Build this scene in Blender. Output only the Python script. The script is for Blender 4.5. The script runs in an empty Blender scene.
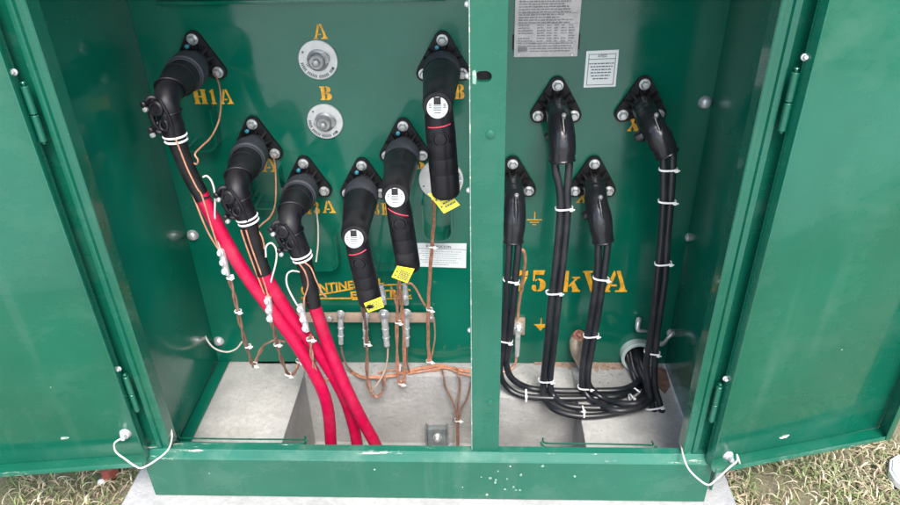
import bpy, bmesh, math, random
from mathutils import Vector, Matrix
random.seed(7)
C = bpy.context.scene.collection
R = math.radians
V = Vector

# ------------------------------------------------------------------ materials
def nodes(name):
    m = bpy.data.materials.new(name); m.use_nodes = True
    nt = m.node_tree; b = nt.nodes['Principled BSDF']
    return m, nt, b
def noise(nt, scale, detail=4, rough=.55, vec=None, coord='Object'):
    tc = nt.nodes.new('ShaderNodeTexCoord'); n = nt.nodes.new('ShaderNodeTexNoise')
    n.inputs['Scale'].default_value = scale; n.inputs['Detail'].default_value = detail; n.inputs['Roughness'].default_value = rough
    mp = nt.nodes.new('ShaderNodeMapping'); nt.links.new(tc.outputs[coord], mp.inputs[0]); nt.links.new(mp.outputs[0], n.inputs['Vector'])
    if vec: mp.inputs['Scale'].default_value = vec
    return n
def ramp(nt, src, p0, p1, c0=(0,0,0,1), c1=(1,1,1,1)):
    r = nt.nodes.new('ShaderNodeValToRGB'); e = r.color_ramp.elements
    e[0].position = p0; e[1].position = p1; e[0].color = c0; e[1].color = c1
    nt.links.new(src, r.inputs[0]); return r
def mix(nt, fac, a, b):
    m = nt.nodes.new('ShaderNodeMix'); m.data_type = 'RGBA'
    if hasattr(fac, 'links'): nt.links.new(fac, m.inputs['Factor'])
    else: m.inputs['Factor'].default_value = fac
    for s, i in ((a, 6), (b, 7)):
        if hasattr(s, 'links'): nt.links.new(s, m.inputs[i])
        else: m.inputs[i].default_value = (*s, 1)
    return m.outputs[2]
def bump(nt, b, src, strength, dist=.002):
    k = nt.nodes.new('ShaderNodeBump'); k.inputs['Strength'].default_value = strength; k.inputs['Distance'].default_value = dist
    nt.links.new(src, k.inputs['Height']); nt.links.new(k.outputs[0], b.inputs['Normal'])
def simple(name, col, rough=.5, metal=0, nscale=40, namp=.25, bstr=.15, spec=.5, bdist=.001, coat=0, dusty=0):
    m, nt, b = nodes(name)
    n = noise(nt, nscale)
    lo = tuple(c*(1-namp) for c in col); hi = tuple(min(1, c*(1+namp)) for c in col)
    nt.links.new(mix(nt, ramp(nt, n.outputs[0], .3, .7).outputs[0], lo, hi), b.inputs['Base Color'])
    b.inputs['Roughness'].default_value = rough; b.inputs['Metallic'].default_value = metal
    b.inputs['Specular IOR Level'].default_value = spec
    if coat: b.inputs['Coat Weight'].default_value = coat; b.inputs['Coat Roughness'].default_value = .08
    if bstr: bump(nt, b, n.outputs[0], bstr, bdist)
    if dusty:
        d = noise(nt, 13, 8, .7); f = ramp(nt, d.outputs[0], .48, .80, (0,0,0,1), (dusty,)*3+(1,))
        src = b.inputs['Base Color'].links[0].from_socket; nt.links.new(mix(nt, f.outputs[0], src, (.30, .29, .27)), b.inputs['Base Color'])
        rr = ramp(nt, d.outputs[0], .4, .7, (rough,)*3+(1,), (min(1, rough+.25),)*3+(1,)); nt.links.new(rr.outputs[0], b.inputs['Roughness'])
    return m
def paint(name, col, rough=.2, specks=.0, dust=.25, wear=0., coat=.35):
    m, nt, b = nodes(name)
    big = noise(nt, 3.0, 6, .6); fine = noise(nt, 60, 5, .7)
    c = mix(nt, ramp(nt, big.outputs[0], .35, .7).outputs[0], tuple(x*.86 for x in col), tuple(x*1.12 for x in col))
    # dried dust and smears
    d1 = noise(nt, 5.5, 8, .68, (1, 1, 1.7)); d = ramp(nt, d1.outputs[0], .52, .78)
    md = nt.nodes.new('ShaderNodeMath'); md.operation = 'MULTIPLY'; md.inputs[1].default_value = dust
    nt.links.new(d.outputs[0], md.inputs[0])
    c = mix(nt, md.outputs[0], c, (.33, .42, .36))
    st = noise(nt, 16, 5, .65, (1, 1, .09)); sr_ = ramp(nt, st.outputs[0], .56, .74, (0,0,0,1), (dust*1.1,)*3+(1,))
    c = mix(nt, sr_.outputs[0], c, (.20, .30, .24))
    sc1 = noise(nt, 38, 2, .5, (.25, .25, 6)); sc2 = noise(nt, 4, 3, .5)
    sm1 = nt.nodes.new('ShaderNodeMath'); sm1.operation = 'MULTIPLY'
    nt.links.new(ramp(nt, sc1.outputs[0], .715, .73).outputs[0], sm1.inputs[0]); nt.links.new(ramp(nt, sc2.outputs[0], .55, .62).outputs[0], sm1.inputs[1])
    # little splashes of cement
    if specks:
        v = nt.nodes.new('ShaderNodeTexVoronoi'); v.inputs['Scale'].default_value = 26
        tc = nt.nodes.new('ShaderNodeTexCoord'); nt.links.new(tc.outputs['Object'], v.inputs['Vector'])
        sp = nt.nodes.new('ShaderNodeSeparateColor'); nt.links.new(v.outputs['Color'], sp.inputs[0])
        mm = nt.nodes.new('ShaderNodeMath'); mm.operation = 'MULTIPLY'; mm.inputs[1].default_value = specks
        nt.links.new(sp.outputs[0], mm.inputs[0])
        m2 = nt.nodes.new('ShaderNodeMath'); m2.operation = 'SUBTRACT'
        nt.links.new(mm.outputs[0], m2.inputs[0]); nt.links.new(v.outputs['Distance'], m2.inputs[1])
        r = ramp(nt, m2.outputs[0], .0, .02)
        # only cells whose second random number is high
        r3 = ramp(nt, sp.outputs[1], .88, .89)
        m3 = nt.nodes.new('ShaderNodeMath'); m3.operation = 'MULTIPLY'
        nt.links.new(r.outputs[0], m3.inputs[0]); nt.links.new(r3.outputs[0], m3.inputs[1])
        c = mix(nt, m3.outputs[0], c, (.62, .66, .60))
    if wear:
        w1 = noise(nt, 9, 9, .72, (1, 6, 6)); w = ramp(nt, w1.outputs[0], .60-wear*.1, .66-wear*.1)
        c = mix(nt, w.outputs[0], c, (.62, .60, .50))
    nt.links.new(c, b.inputs['Base Color'])
    rr = ramp(nt, d1.outputs[0], .4, .8, (rough,)*3+(1,), (min(1, rough+.3),)*3+(1,))
    nt.links.new(rr.outputs[0], b.inputs['Roughness'])
    b.inputs['Coat Weight'].default_value = coat; b.inputs['Coat Roughness'].default_value = .06
    bump(nt, b, big.outputs[0], .05, .01)
    return m

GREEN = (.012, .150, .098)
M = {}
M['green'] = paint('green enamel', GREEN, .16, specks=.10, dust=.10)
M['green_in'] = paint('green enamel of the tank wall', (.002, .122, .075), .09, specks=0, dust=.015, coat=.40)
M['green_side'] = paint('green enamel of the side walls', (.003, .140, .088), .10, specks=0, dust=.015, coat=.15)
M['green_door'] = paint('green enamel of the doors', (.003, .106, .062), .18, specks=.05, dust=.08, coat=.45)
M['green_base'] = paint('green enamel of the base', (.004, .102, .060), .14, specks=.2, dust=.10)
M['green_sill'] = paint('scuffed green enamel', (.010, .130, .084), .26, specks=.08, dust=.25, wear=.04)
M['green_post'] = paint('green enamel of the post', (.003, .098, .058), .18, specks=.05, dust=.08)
M['worn'] = paint('paint worn to primer', (.20, .33, .27), .5, specks=.2, dust=.5, wear=.7, coat=0)
M['rubber'] = simple('black moulded rubber', (.005, .005, .008), .36, nscale=30, bstr=.25, spec=.4, dusty=.06)
M['rubber2'] = simple('black matt rubber', (.006, .006, .007), .5, nscale=50, bstr=.4, spec=.35, dusty=.08)
M['collar'] = simple('dark grey rubber collar', (.034, .037, .048), .5, nscale=25, bstr=.15, spec=.4, dusty=.04)
M['pvc'] = simple('black cable sheath', (.012, .014, .018), .28, nscale=14, dusty=.07, bstr=.2, spec=.55)
M['boot'] = simple('soft black vinyl boot', (.012, .013, .016), .26, nscale=18, bstr=.6, spec=.55, bdist=.006)
M['red'] = simple('magenta red cable jacket', (.40, .002, .043), .33, nscale=70, namp=.15, bstr=.25, spec=.35, dusty=.10)
M['steel'] = simple('galvanised steel', (.58, .60, .60), .34, .6, nscale=60, namp=.3, bstr=.4)
M['tin'] = simple('tinned connector', (.66, .68, .68), .34, .55, nscale=80, namp=.25, bstr=.6)
M['copper'] = simple('bare copper', (.62, .30, .19), .38, .45, nscale=60, namp=.3, bstr=.4)
M['oldcopper'] = simple('dull copper', (.33, .18, .13), .5, .4, nscale=60, namp=.35, bstr=.4)
M['bar'] = simple('tarnished bus bar', (.46, .35, .26), .5, .2, nscale=30, namp=.25, bstr=.3)
M['orange'] = simple('orange stencil paint', (.84, .40, .025), .5, nscale=70, namp=.32, bstr=.3)
def wear_orange():
    nt = M['orange'].node_tree; b = nt.nodes['Principled BSDF']; n = noise(nt, 120, 6, .75)
    src = b.inputs['Base Color'].links[0].from_socket
    nt.links.new(mix(nt, ramp(nt, n.outputs[0], .60, .68, (0,0,0,1), (.7,.7,.7,1)).outputs[0], src, (.10, .15, .06)), b.inputs['Base Color'])
wear_orange()
M['white'] = simple('white nylon', (.80, .81, .80), .35, nscale=30, namp=.05, bstr=0)
M['whitewire'] = simple('pale jumper wire', (.60, .58, .52), .4, nscale=50, namp=.15, bstr=.1)
M['sticker'] = simple('white vinyl sticker', (.74, .78, .76), .45, nscale=12, namp=.05, bstr=0)
M['ink'] = simple('grey printing ink', (.10, .12, .13), .6, nscale=30, bstr=0)
M['lightink'] = simple('faded printing ink', (.36, .40, .42), .6, nscale=30, bstr=0)
M['redink'] = simple('red printing', (.65, .04, .08), .5, nscale=30, bstr=0)
M['plate'] = simple('brushed aluminium plate', (.44, .435, .43), .42, .5, nscale=50, namp=.12, bstr=.1)
M['etch'] = simple('etched dark printing', (.22, .22, .23), .5, .3, nscale=50, bstr=0)
M['yellow'] = simple('yellow tag plastic', (.86, .76, .06), .45, nscale=30, namp=.06, bstr=0)
M['blue'] = simple('blue green plug', (.02, .22, .28), .4, bstr=0)
M['disc'] = simple('white label disc', (.55, .57, .58), .4, nscale=60, namp=.08, bstr=0)
M['silverdisc'] = simple('grey white anodised disc', (.60, .62, .60), .38, .25, nscale=40, namp=.12, bstr=.05)
M['knob'] = simple('worn grey knob', (.33, .34, .34), .4, .5, nscale=50, namp=.3, bstr=.3)
M['conduit'] = simple('pale pvc conduit', (.50, .60, .55), .4, nscale=30, namp=.12, bstr=.1)
M['brass'] = simple('dirty brass valve', (.40, .34, .26), .5, .4, nscale=50, namp=.35, bstr=.5)
M['redlead'] = simple('red brown thread sealant', (.40, .17, .12), .6, nscale=160, namp=.6, bstr=.8)
M['clayb'] = simple('broken red brick', (.28, .07, .05), .9, nscale=50, bstr=.6)
M['paper'] = simple('white plastic scrap', (.78, .78, .76), .6, nscale=20, namp=.05, bstr=.2)
M['rust'] = simple('rusted steel plate', (.24, .14, .10), .8, nscale=40, namp=.4, bstr=.5)

def concrete(name, col, stain=.5):
    m, nt, b = nodes(name)
    n1 = noise(nt, 5, 8, .65); n2 = noise(nt, 70, 6, .7); n3 = noise(nt, 2.2, 6, .7)
    c = mix(nt, ramp(nt, n1.outputs[0], .3, .72).outputs[0], tuple(x*.58 for x in col), tuple(min(1, x*1.12) for x in col))
    c = mix(nt, ramp(nt, n2.outputs[0], .35, .72, (0,0,0,1), (.6,.6,.6,1)).outputs[0], c, tuple(x*.6 for x in col))
    c = mix(nt, ramp(nt, n3.outputs[0], .56, .72, (0,0,0,1), (stain,)*3+(1,)).outputs[0], c, (.27, .24, .19))
    nt.links.new(c, b.inputs['Base Color']); b.inputs['Roughness'].default_value = .85; b.inputs['Specular IOR Level'].default_value = .25
    bump(nt, b, n2.outputs[0], .7, .005)
    bv = nt.nodes.new('ShaderNodeBevel'); bv.inputs['Radius'].default_value = .008; bv.samples = 4
    nt.links.new(bv.outputs[0], [n for n in nt.nodes if n.type == 'BUMP'][0].inputs['Normal'])
    return m
M['concrete'] = concrete('cast concrete', (.50, .50, .485))
M['dirt'] = concrete('dry earth', (.22, .18, .13), .7)
M['soil'] = simple('reddish dry soil', (.30, .215, .165), .95, nscale=120, namp=.45, bstr=1, bdist=.004)

# ------------------------------------------------------------------ mesh helpers
def finish(bm, name, mat, parent=None, angle=38, loc=None, smooth=True):
    bmesh.ops.recalc_face_normals(bm, faces=bm.faces)
    for e in bm.edges:
        if len(e.link_faces) == 2:
            e.smooth = e.calc_face_angle(0) < R(angle)
        else: e.smooth = True
    for f in bm.faces: f.smooth = smooth
    me = bpy.data.meshes.new(name); bm.to_mesh(me); bm.free()
    o = bpy.data.objects.new(name, me)
    for m in (mat if isinstance(mat, (list, tuple)) else [mat]): me.materials.append(m)
    C.objects.link(o)
    if parent is not None:
        o.parent = parent
        w = parent.get('_w', None)
        off = V(w) if w is not None else V((0, 0, 0))
        me.transform(Matrix.Translation(-off))
    return o
def thing(name, label, cat, loc=(0, 0, 0), group=None, kind=None):
    o = bpy.data.objects.new(name, None); C.objects.link(o)
    o.location = loc; o.empty_display_size = .05; o['_w'] = tuple(loc)
    tag(o, label, cat, group, kind); return o
def tag(o, label=None, cat=None, group=None, kind=None):
    if label: o['label'] = label
    if cat: o['category'] = cat
    if group: o['group'] = group
    if kind: o['kind'] = kind
    return o
def sub(o, base):            # remember the world offset so sub-parts can use it too
    o['_w'] = base['_w'] if '_w' in base else (0, 0, 0); return o
def box(bm, lo, hi, bev=0, seg=2):
    lo, hi = V(lo), V(hi)
    r = bmesh.ops.create_cube(bm, size=1)
    for v in r['verts']:
        v.co = V((lo[i] + (v.co[i] + .5) * (hi[i] - lo[i]) for i in range(3)))
    if bev:
        es = {e for v in r['verts'] for e in v.link_edges}
        bmesh.ops.bevel(bm, geom=list(es), offset=bev, segments=seg, affect='EDGES', profile=.6)
    return r
def prism(bm, pts, a, b, axis=1, bev=0):
    """polygon pts (2D) extruded from a to b along axis (1: pts are x,z; 2: pts are x,y; 0: pts are y,z)"""
    def mk(p, t):
        return V((p[0], t, p[1])) if axis == 1 else V((p[0], p[1], t)) if axis == 2 else V((t, p[0], p[1]))
    va = [bm.verts.new(mk(p, a)) for p in pts]; vb = [bm.verts.new(mk(p, b)) for p in pts]
    fa = bm.faces.new(va); fb = bm.faces.new(vb[::-1]); n = len(pts)
    for i in range(n): bm.faces.new((va[i], va[(i+1) % n], vb[(i+1) % n], vb[i]))
    if bev:
        bmesh.ops.bevel(bm, geom=[e for e in fa.edges] + [e for e in fb.edges], offset=bev, segments=2, affect='EDGES')
def frame_for(t):
    t = t.normalized(); u = V((0, 0, 1)) if abs(t.z) < .9 else V((1, 0, 0))
    a = t.cross(u).normalized(); return a, t.cross(a).normalized()
def catmull(P, n=8):
    out = []; K = [P[0]*2 - P[1]] + P + [P[-1]*2 - P[-2]]
    for i in range(1, len(K)-2):
        p0, p1, p2, p3 = K[i-1], K[i], K[i+1], K[i+2]
        for j in range(n):
            t = j / n
            out.append(.5*((2*p1) + (p2-p0)*t + (2*p0-5*p1+4*p2-p3)*t*t + (3*p1-p0-3*p2+p3)*t**3))
    out.append(P[-1]); return out
def sweep(bm, P, rad, n=8, sides=14, cap=True, sx=1., smooth=True, wob=0):
    """round tube through P with radius rad (number or one per point)"""
    P = [V(p) for p in P]
    rs = list(rad) if isinstance(rad, (list, tuple)) else [rad]*len(P)
    if smooth and len(P) > 2:
        Q4 = [V((p.x, p.y, p.z, r)) for p, r in zip(P, rs)]
        S = catmull(Q4, n); pts = [V(s[:3]) for s in S]; rr = [max(.0002, s[3]) for s in S]
    else: pts, rr = P, rs
    if wob:
        pts = [p + V((random.uniform(-wob, wob), random.uniform(-wob, wob), random.uniform(-wob, wob))) for p in pts]
    a = None; rings = []
    for i, p in enumerate(pts):
        t = (pts[min(i+1, len(pts)-1)] - pts[max(i-1, 0)])
        if t.length < 1e-9: t = V((0, 0, 1))
        t.normalize()
        if a is None: a, b = frame_for(t)
        else:
            a = (a - t*a.dot(t)).normalized(); b = t.cross(a)
        rings.append([bm.verts.new(p + (a*math.cos(2*math.pi*k/sides)*sx + b*math.sin(2*math.pi*k/sides))*rr[i]) for k in range(sides)])
    for i in range(len(rings)-1):
        for k in range(sides):
            bm.faces.new((rings[i][k], rings[i][(k+1) % sides], rings[i+1][(k+1) % sides], rings[i+1][k]))
    if cap:
        bm.faces.new(rings[0][::-1]); bm.faces.new(rings[-1])
    return pts
def lathe(bm, c, d, prof, sides=24, cap=True):
    """prof: list of (distance along d, radius)"""
    c, d = V(c), V(d).normalized(); a, b = frame_for(d); rings = []
    for h, r in prof:
        rings.append([bm.verts.new(c + d*h + (a*math.cos(2*math.pi*k/sides) + b*math.sin(2*math.pi*k/sides))*max(r, 1e-4)) for k in range(sides)])
    for i in range(len(rings)-1):
        for k in range(sides):
            bm.faces.new((rings[i][k], rings[i][(k+1) % sides], rings[i+1][(k+1) % sides], rings[i+1][k]))
    if cap: bm.faces.new(rings[0][::-1]); bm.faces.new(rings[-1])
def ring(bm, c, d, R0, r, sx=1, n=28, s=8, frame=None):
    c, d = V(c), V(d).normalized(); a, b = frame or frame_for(d); rg = []
    for i in range(n):
        t = 2*math.pi*i/n; rd = a*math.cos(t)*sx + b*math.sin(t); p = c + rd*R0
        rdn = rd.normalized()
        rg.append([bm.verts.new(p + (rdn*math.cos(2*math.pi*k/s) + d*math.sin(2*math.pi*k/s))*r) for k in range(s)])
    for i in range(n):
        for k in range(s):
            bm.faces.new((rg[i][k], rg[i][(k+1) % s], rg[(i+1) % n][(k+1) % s], rg[(i+1) % n][k]))
def bolt(bm, c, d, r=.0115, h=.011):
    c, d = V(c), V(d).normalized()
    lathe(bm, c, d, [(0, r*1.15), (.0025, r*1.15), (.0027, r*.8)], 20)
    lathe(bm, c + d*.0026, d, [(0, r*.86), (h*.75, r*.86), (h, r*.66)], 6)
    lathe(bm, c + d*h, d, [(-.001, r*.42), (h*.35, r*.40)], 10)

# text, cut from the built-in font into thin real letters
def text_mesh(body, size, depth=.0006, bold=0, shear=0):
    cu = bpy.data.curves.new('lettering', 'FONT'); cu.body = body; cu.size = size; cu.align_x = 'LEFT'
    cu.extrude = depth; cu.offset = bold; cu.resolution_u = 3; cu.shear = shear
    o = bpy.data.objects.new('lettering', cu); C.objects.link(o)
    me = bpy.data.meshes.new_from_object(o.evaluated_get(bpy.context.evaluated_depsgraph_get()))
    bpy.data.objects.remove(o); bpy.data.curves.remove(cu); return me

# ------------------------------------------------------------------ dimensions (metres)
YP = .4824            # tank wall
XL, XR = -.672, .692  # inner faces of the side walls
ZF = -.16             # top of the concrete pad
ZT = 1.20             # roof
GZ = -.27             # ground

# ------------------------------------------------------------------ ground and pad
def make_ground():
    m, nt, b = nodes('dry earth with thin grass')
    n1 = noise(nt, 7, 8, .7); n2 = noise(nt, 90, 6, .7); n3 = noise(nt, 1.3, 4, .6)
    c = mix(nt, ramp(nt, n1.outputs[0], .35, .68).outputs[0], (.22, .17, .115), (.38, .31, .22))
    c = mix(nt, ramp(nt, n3.outputs[0], .45, .62).outputs[0], c, (.13, .16, .07))
    c = mix(nt, ramp(nt, n2.outputs[0], .45, .7, (0,0,0,1), (.5,.5,.5,1)).outputs[0], c, (.12, .10, .06))
    nt.links.new(c, b.inputs['Base Color']); b.inputs['Roughness'].default_value = .95; b.inputs['Specular IOR Level'].default_value = .1
    bump(nt, b, n2.outputs[0], .8, .012)
    bm = bmesh.new()
    N = 60
    xs = [-3 + 6*i/N for i in range(N+1)]; ys = [-3 + 6*i/N for i in range(N+1)]
    grid = [[bm.verts.new((x, y, GZ + random.uniform(-.006, .008) if 1 < i < N-1 and 1 < j < N-1 else GZ)) for i, x in enumerate(xs)] for j, y in enumerate(ys)]
    for j in range(N):
        for i in range(N):
            if -.68 < xs[i] and xs[i+1] < .68 and -.7 < ys[j] and ys[j+1] < .88: continue      # the pad and its pit stand here
            bm.faces.new((grid[j][i], grid[j][i+1], grid[j+1][i+1], grid[j+1][i]))
    L = 150
    o = [bm.verts.new((sx*L, sy*L, GZ)) for sx, sy in ((-1,-1), (1,-1), (1,1), (-1,1))]
    edges = [grid[0], [r[-1] for r in grid], grid[-1][::-1], [r[0] for r in grid][::-1]]
    for k, ed in enumerate(edges):
        for i in range(len(ed)-1): bm.faces.new((ed[i], o[k] if i < len(ed)//2 else o[(k+1) % 4], ed[i+1]))
        bm.faces.new((ed[len(ed)//2], o[k], o[(k+1) % 4]))
    finish(bm, 'ground', m)['kind'] = 'structure'
make_ground()

PX0, PX1, PY0, PYA, PYB, PXS = -.394, .412, .035, .425, .335, .146
bm = bmesh.new()
zb = -.62
# pad as one block with a stepped cable pit cut through it
outer = [(-.738, -.75), (.742, -.75), (.742, .92), (-.738, .92)]
def rectf(x0, y0, x1, y1, z): bm.faces.new([bm.verts.new(p) for p in ((x0,y0,z), (x1,y0,z), (x1,y1,z), (x0,y1,z))])
for a in ((-.738, -.75, .742, PY0), (-.738, PY0, PX0, .92), (PX1, PY0, .742, .92), (PX0, PYA, PXS, .92), (PXS, PYB, PX1, .92)): rectf(*a, ZF)
pit = [(PX0, PY0), (PX0, PYA), (PXS, PYA), (PXS, PYB), (PX1, PYB), (PX1, PY0)]
for loop, z in ((outer, zb), (pit, zb)):
    for i in range(len(loop)):
        p, q = loop[i], loop[(i+1) % len(loop)]
        bm.faces.new([bm.verts.new(v) for v in ((*p, ZF), (*q, ZF), (*q, z), (*p, z))])
bmesh.ops.remove_doubles(bm, verts=bm.verts, dist=.0005)
pad = finish(bm, 'concrete_pad', M['concrete'], angle=30); pad['kind'] = 'structure'
bm = bmesh.new(); box(bm, (PX0-.05, PY0-.05, -.60), (PX1+.05, PYA+.05, -.44))
finish(bm, 'pit_bounce_floor', M['concrete'])['kind'] = 'structure'  # unseen floor, set high and in pale concrete to bounce light up the pit

bm = bmesh.new(); box(bm, (-6, -16, GZ-.05), (6, -1.15, GZ+.012), .01); finish(bm, 'reflection_slab', concrete('pale reflection concrete', (.62, .61, .57), .2))['kind'] = 'structure'  # unseen pale slab, added to brighten the reflections in the tank wall
# ------------------------------------------------------------------ cabinet
cab = thing('transformer_cabinet', 'green steel transformer cabinet with both doors open, standing on a concrete pad', 'transformer cabinet', (0, 0, ZF))
def part(name, bm, mat, parent=cab, label=None, angle=38, smooth=True):
    o = finish(bm, name, mat, parent, angle, smooth=smooth)
    sub(o, parent)
    if label: o['label'] = label
    return o

bm = bmesh.new(); box(bm, (XL-.003, YP, ZF+.004), (XR+.003, YP+.006, ZT))
box(bm, (-.60, YP-.022, .902), (.058, YP-.0005, .910), .002)
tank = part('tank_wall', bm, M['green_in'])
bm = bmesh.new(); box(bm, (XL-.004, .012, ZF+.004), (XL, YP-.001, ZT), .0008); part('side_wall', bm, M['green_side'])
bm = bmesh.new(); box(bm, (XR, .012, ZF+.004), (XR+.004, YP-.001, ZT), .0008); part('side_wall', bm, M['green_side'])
bm = bmesh.new(); box(bm, (XL+.001, .04, ZF+.003), (XL+.034, YP-.003, ZF+.007), .001); part('floor_flange', bm, M['green_in'])
# tank body behind, hidden from the front but solid from the side
bm = bmesh.new(); box(bm, (XL-.003, YP+.008, ZF+.003), (XR+.003, .88, ZT), .004); part('tank_body', bm, M['green'])
bm = bmesh.new(); box(bm, (-.70, -.03, ZT+.001), (.72, .90, ZT+.035), .01); part('roof', bm, M['green'])
# base: front sill with folded top edge
bm = bmesh.new()
prof = [(.016, -.050), (.016, -.018), (-.002, -.018), (-.0035, -.0205), (-.0195, -.028), (-.0215, -.032), (-.0215, ZF+.003), (-.010, ZF+.003), (-.010, -.050)]
prism(bm, prof, -.664, .667, axis=0)
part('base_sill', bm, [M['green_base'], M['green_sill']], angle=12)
o = bpy.context.scene.collection.objects[-1]
for p in o.data.polygons:
    if p.center.z > -.0305 + .16 and abs(p.normal.x) < .5: p.material_index = 1
# jambs
for s, x0 in ((-1, -.600), (1, .600)):
    bm = bmesh.new()
    pr = [(0, .034), (0, .0), (.002, -.002), (.009, -.002), (.0115, .003), (.020, .003), (.0225, -.002), (.033, -.002), (.035, 0), (.035, .012), (.066, .012), (.066, .016), (.031, .016), (.031, .004), (.0245, .004), (.0215, .009), (.0095, .009), (.007, .004), (.004, .004), (.004, .034)]
    prism(bm, [(x0 + s*a, b) for a, b in pr], -.0175, ZT-.001, axis=2)
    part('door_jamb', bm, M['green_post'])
# centre post with a real slot
bm = bmesh.new(); box(bm, (.1155, 0, -.0174), (.1765, .032, ZT-.001), .0018, 2)
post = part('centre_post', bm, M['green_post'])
sc = (0.1373,0,0.8663)
bm = bmesh.new()
pts = [(sc[0] + .0105*math.cos(t) + (.0035 if math.cos(t) > 0 else -.0035), sc[2] + .0095*math.sin(t)) for t in [2*math.pi*i/24 for i in range(24)]]
prism(bm, pts, -.01, .015)
cut = finish(bm, 'cutter', M['rubber2'])
md = post.modifiers.new('slot', 'BOOLEAN'); md.object = cut; md.solver = 'EXACT'
post.data = bpy.data.meshes.new_from_object(post.evaluated_get(bpy.context.evaluated_depsgraph_get())) if False else post.data
dg = bpy.context.evaluated_depsgraph_get(); dg.update()
cut.matrix_world = Matrix.Translation((0, 0, 0)); bpy.context.view_layer.update()
nm = bpy.data.meshes.new_from_object(post.evaluated_get(bpy.context.evaluated_depsgraph_get()))
for p in nm.polygons: p.use_smooth = False
post.modifiers.clear(); post.data = nm; bpy.data.objects.remove(cut)
bm = bmesh.new(); pts2 = [(sc[0] + .016*math.cos(t), sc[2] + .013*math.sin(t)) for t in [2*math.pi*i/20 for i in range(20)]]
prism(bm, pts2, .0145, .0165); part('slot_shade', bm, M['rubber2'], post)  # black disc paints the shade inside the hollow post
bm = bmesh.new()
for q in [(0.1234,-0.0008,0.8662)]:
    prism(bm, [(q[0]-.0045, q[2]-.011), (q[0]+.001, q[2]-.013), (q[0]+.0025, q[2]), (q[0]+.0005, q[2]+.012), (q[0]-.0045, q[2]+.010)], -.0012, -.0002)
part('chipped_paint', bm, M['worn'], post)
# worn folded edge on the left of the post
bm = bmesh.new(); box(bm, (.1132, .0015, -.016), (.1153, .031, ZT-.002), .0006); part('post_edge', bm, M['worn'], post)
for q in ((0.1499,-0.0003,0.7641), (0.156,-0.0003,0.1362)):
    bm = bmesh.new(); lathe(bm, q, (0, -1, 0), [(0, .0085), (.0015, .008), (.003, .004)], 10); part('rivet', bm, M['green_post'], post)
for q in ((0.1048,0.02,0.9787), (0.1035,0.02,0.8617), (0.1031,0.02,0.6476), (0.1051,0.02,0.3217)):
    bm = bmesh.new(); lathe(bm, (.1122, q[1], q[2]), (-1, 0, 0), [(0, .006), (.002, .0055), (.005, .004), (.006, .002)], 12); part('side_screw', bm, M['tin'], post)

# doors: sheet with folded rims that turn towards the viewer when open
def make_door(x0, y0, ang, length, sgn, label):
    root = bpy.data.objects.new('door', None); C.objects.link(root); root.parent = cab
    root['label'] = label
    root.location = (x0, y0, 0 - ZF - .0); root.rotation_euler = (0, 0, ang)
    z0, z1, lip = -.026, ZT-.005, .034
    def b(name, f, mat):
        bm = bmesh.new(); f(bm); o = finish(bm, name, mat); o.parent = root; return o
    def pan(bm):
        L = sgn*length
        lo, hi = min(0, L), max(0, L)
        box(bm, (lo, 0, z0), (hi, .003, z1), .001)
        box(bm, (lo, -lip, z0), (hi, -.0002, z0+.003), .001)
        box(bm, (L - (.003 if sgn > 0 else 0), -lip, z0+.0032), (L + (0 if sgn > 0 else .003), -.0002, z1), .001)
        box(bm, (min(0, sgn*.003), -lip*.65, z0+.0032), (max(0, sgn*.003), -.0002, z1), .0008)
        # return fold of the rims
        box(bm, (L - (.016 if sgn > 0 else 0), -lip-.0028, z0), (L + (0 if sgn > 0 else .016), -lip-.0002, z1), .0008)
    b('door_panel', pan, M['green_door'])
    def rim(bm): box(bm, (min(sgn*.004, sgn*(length-.018)), -lip-.0026, z0-.001), (max(sgn*.004, sgn*(length-.018)), -lip-.0003, z0+.012), .0008)
    b('bottom_rim', rim, M['green_sill'])
    return root
dl = make_door(-.650, -.012, math.atan2(.037, .341), .745, -1, 'left cabinet door swung out flat, bright green inner face')
dr = make_door(.650, -.016, math.atan2(.113, .463), .457, 1, 'right cabinet door swung back past flat, smaller of the two')
bpy.context.view_layer.update()
def on_door(root, p):
    return root.matrix_world.inverted() @ V(p)
# hinges: knuckles in the gap between jamb and door
for x, zs in ((-.6425, ((-0.6425,-0.0008,0.8127)[2], (-0.6425,0.0158,0.1666)[2])), (.6425, ((0.6425,-0.0024,0.8215)[2], (0.6425,0.0054,0.1486)[2]))):
    for z in zs:
        h = bmesh.new(); q = V((x, -.013, z))
        for k, (a, b_) in enumerate(((-.050, -.001), (.001, .050))):
            lathe(h, q, (0, 0, 1), [(a, .0055), (a+.001, .0065), (b_-.001, .0065), (b_, .0055)], 16)
        lathe(h, q, (0, 0, 1), [(-.054, .003), (.054, .003), (.056, .0045), (.058, .003)], 12)
        box(h, (x - (.001 if x > 0 else .018), -.009, z-.048), (x + (.018 if x > 0 else .001), -.006, z+.048), .0006)
        o = part('hinge', h, M['green_post'])
        g = bmesh.new(); bolt(g, V((x + (.006 if x > 0 else -.006), -.016, z+.075)), (0, -1, .2), .005, .006)
        part('hinge_screw', g, M['tin'], o)
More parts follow.
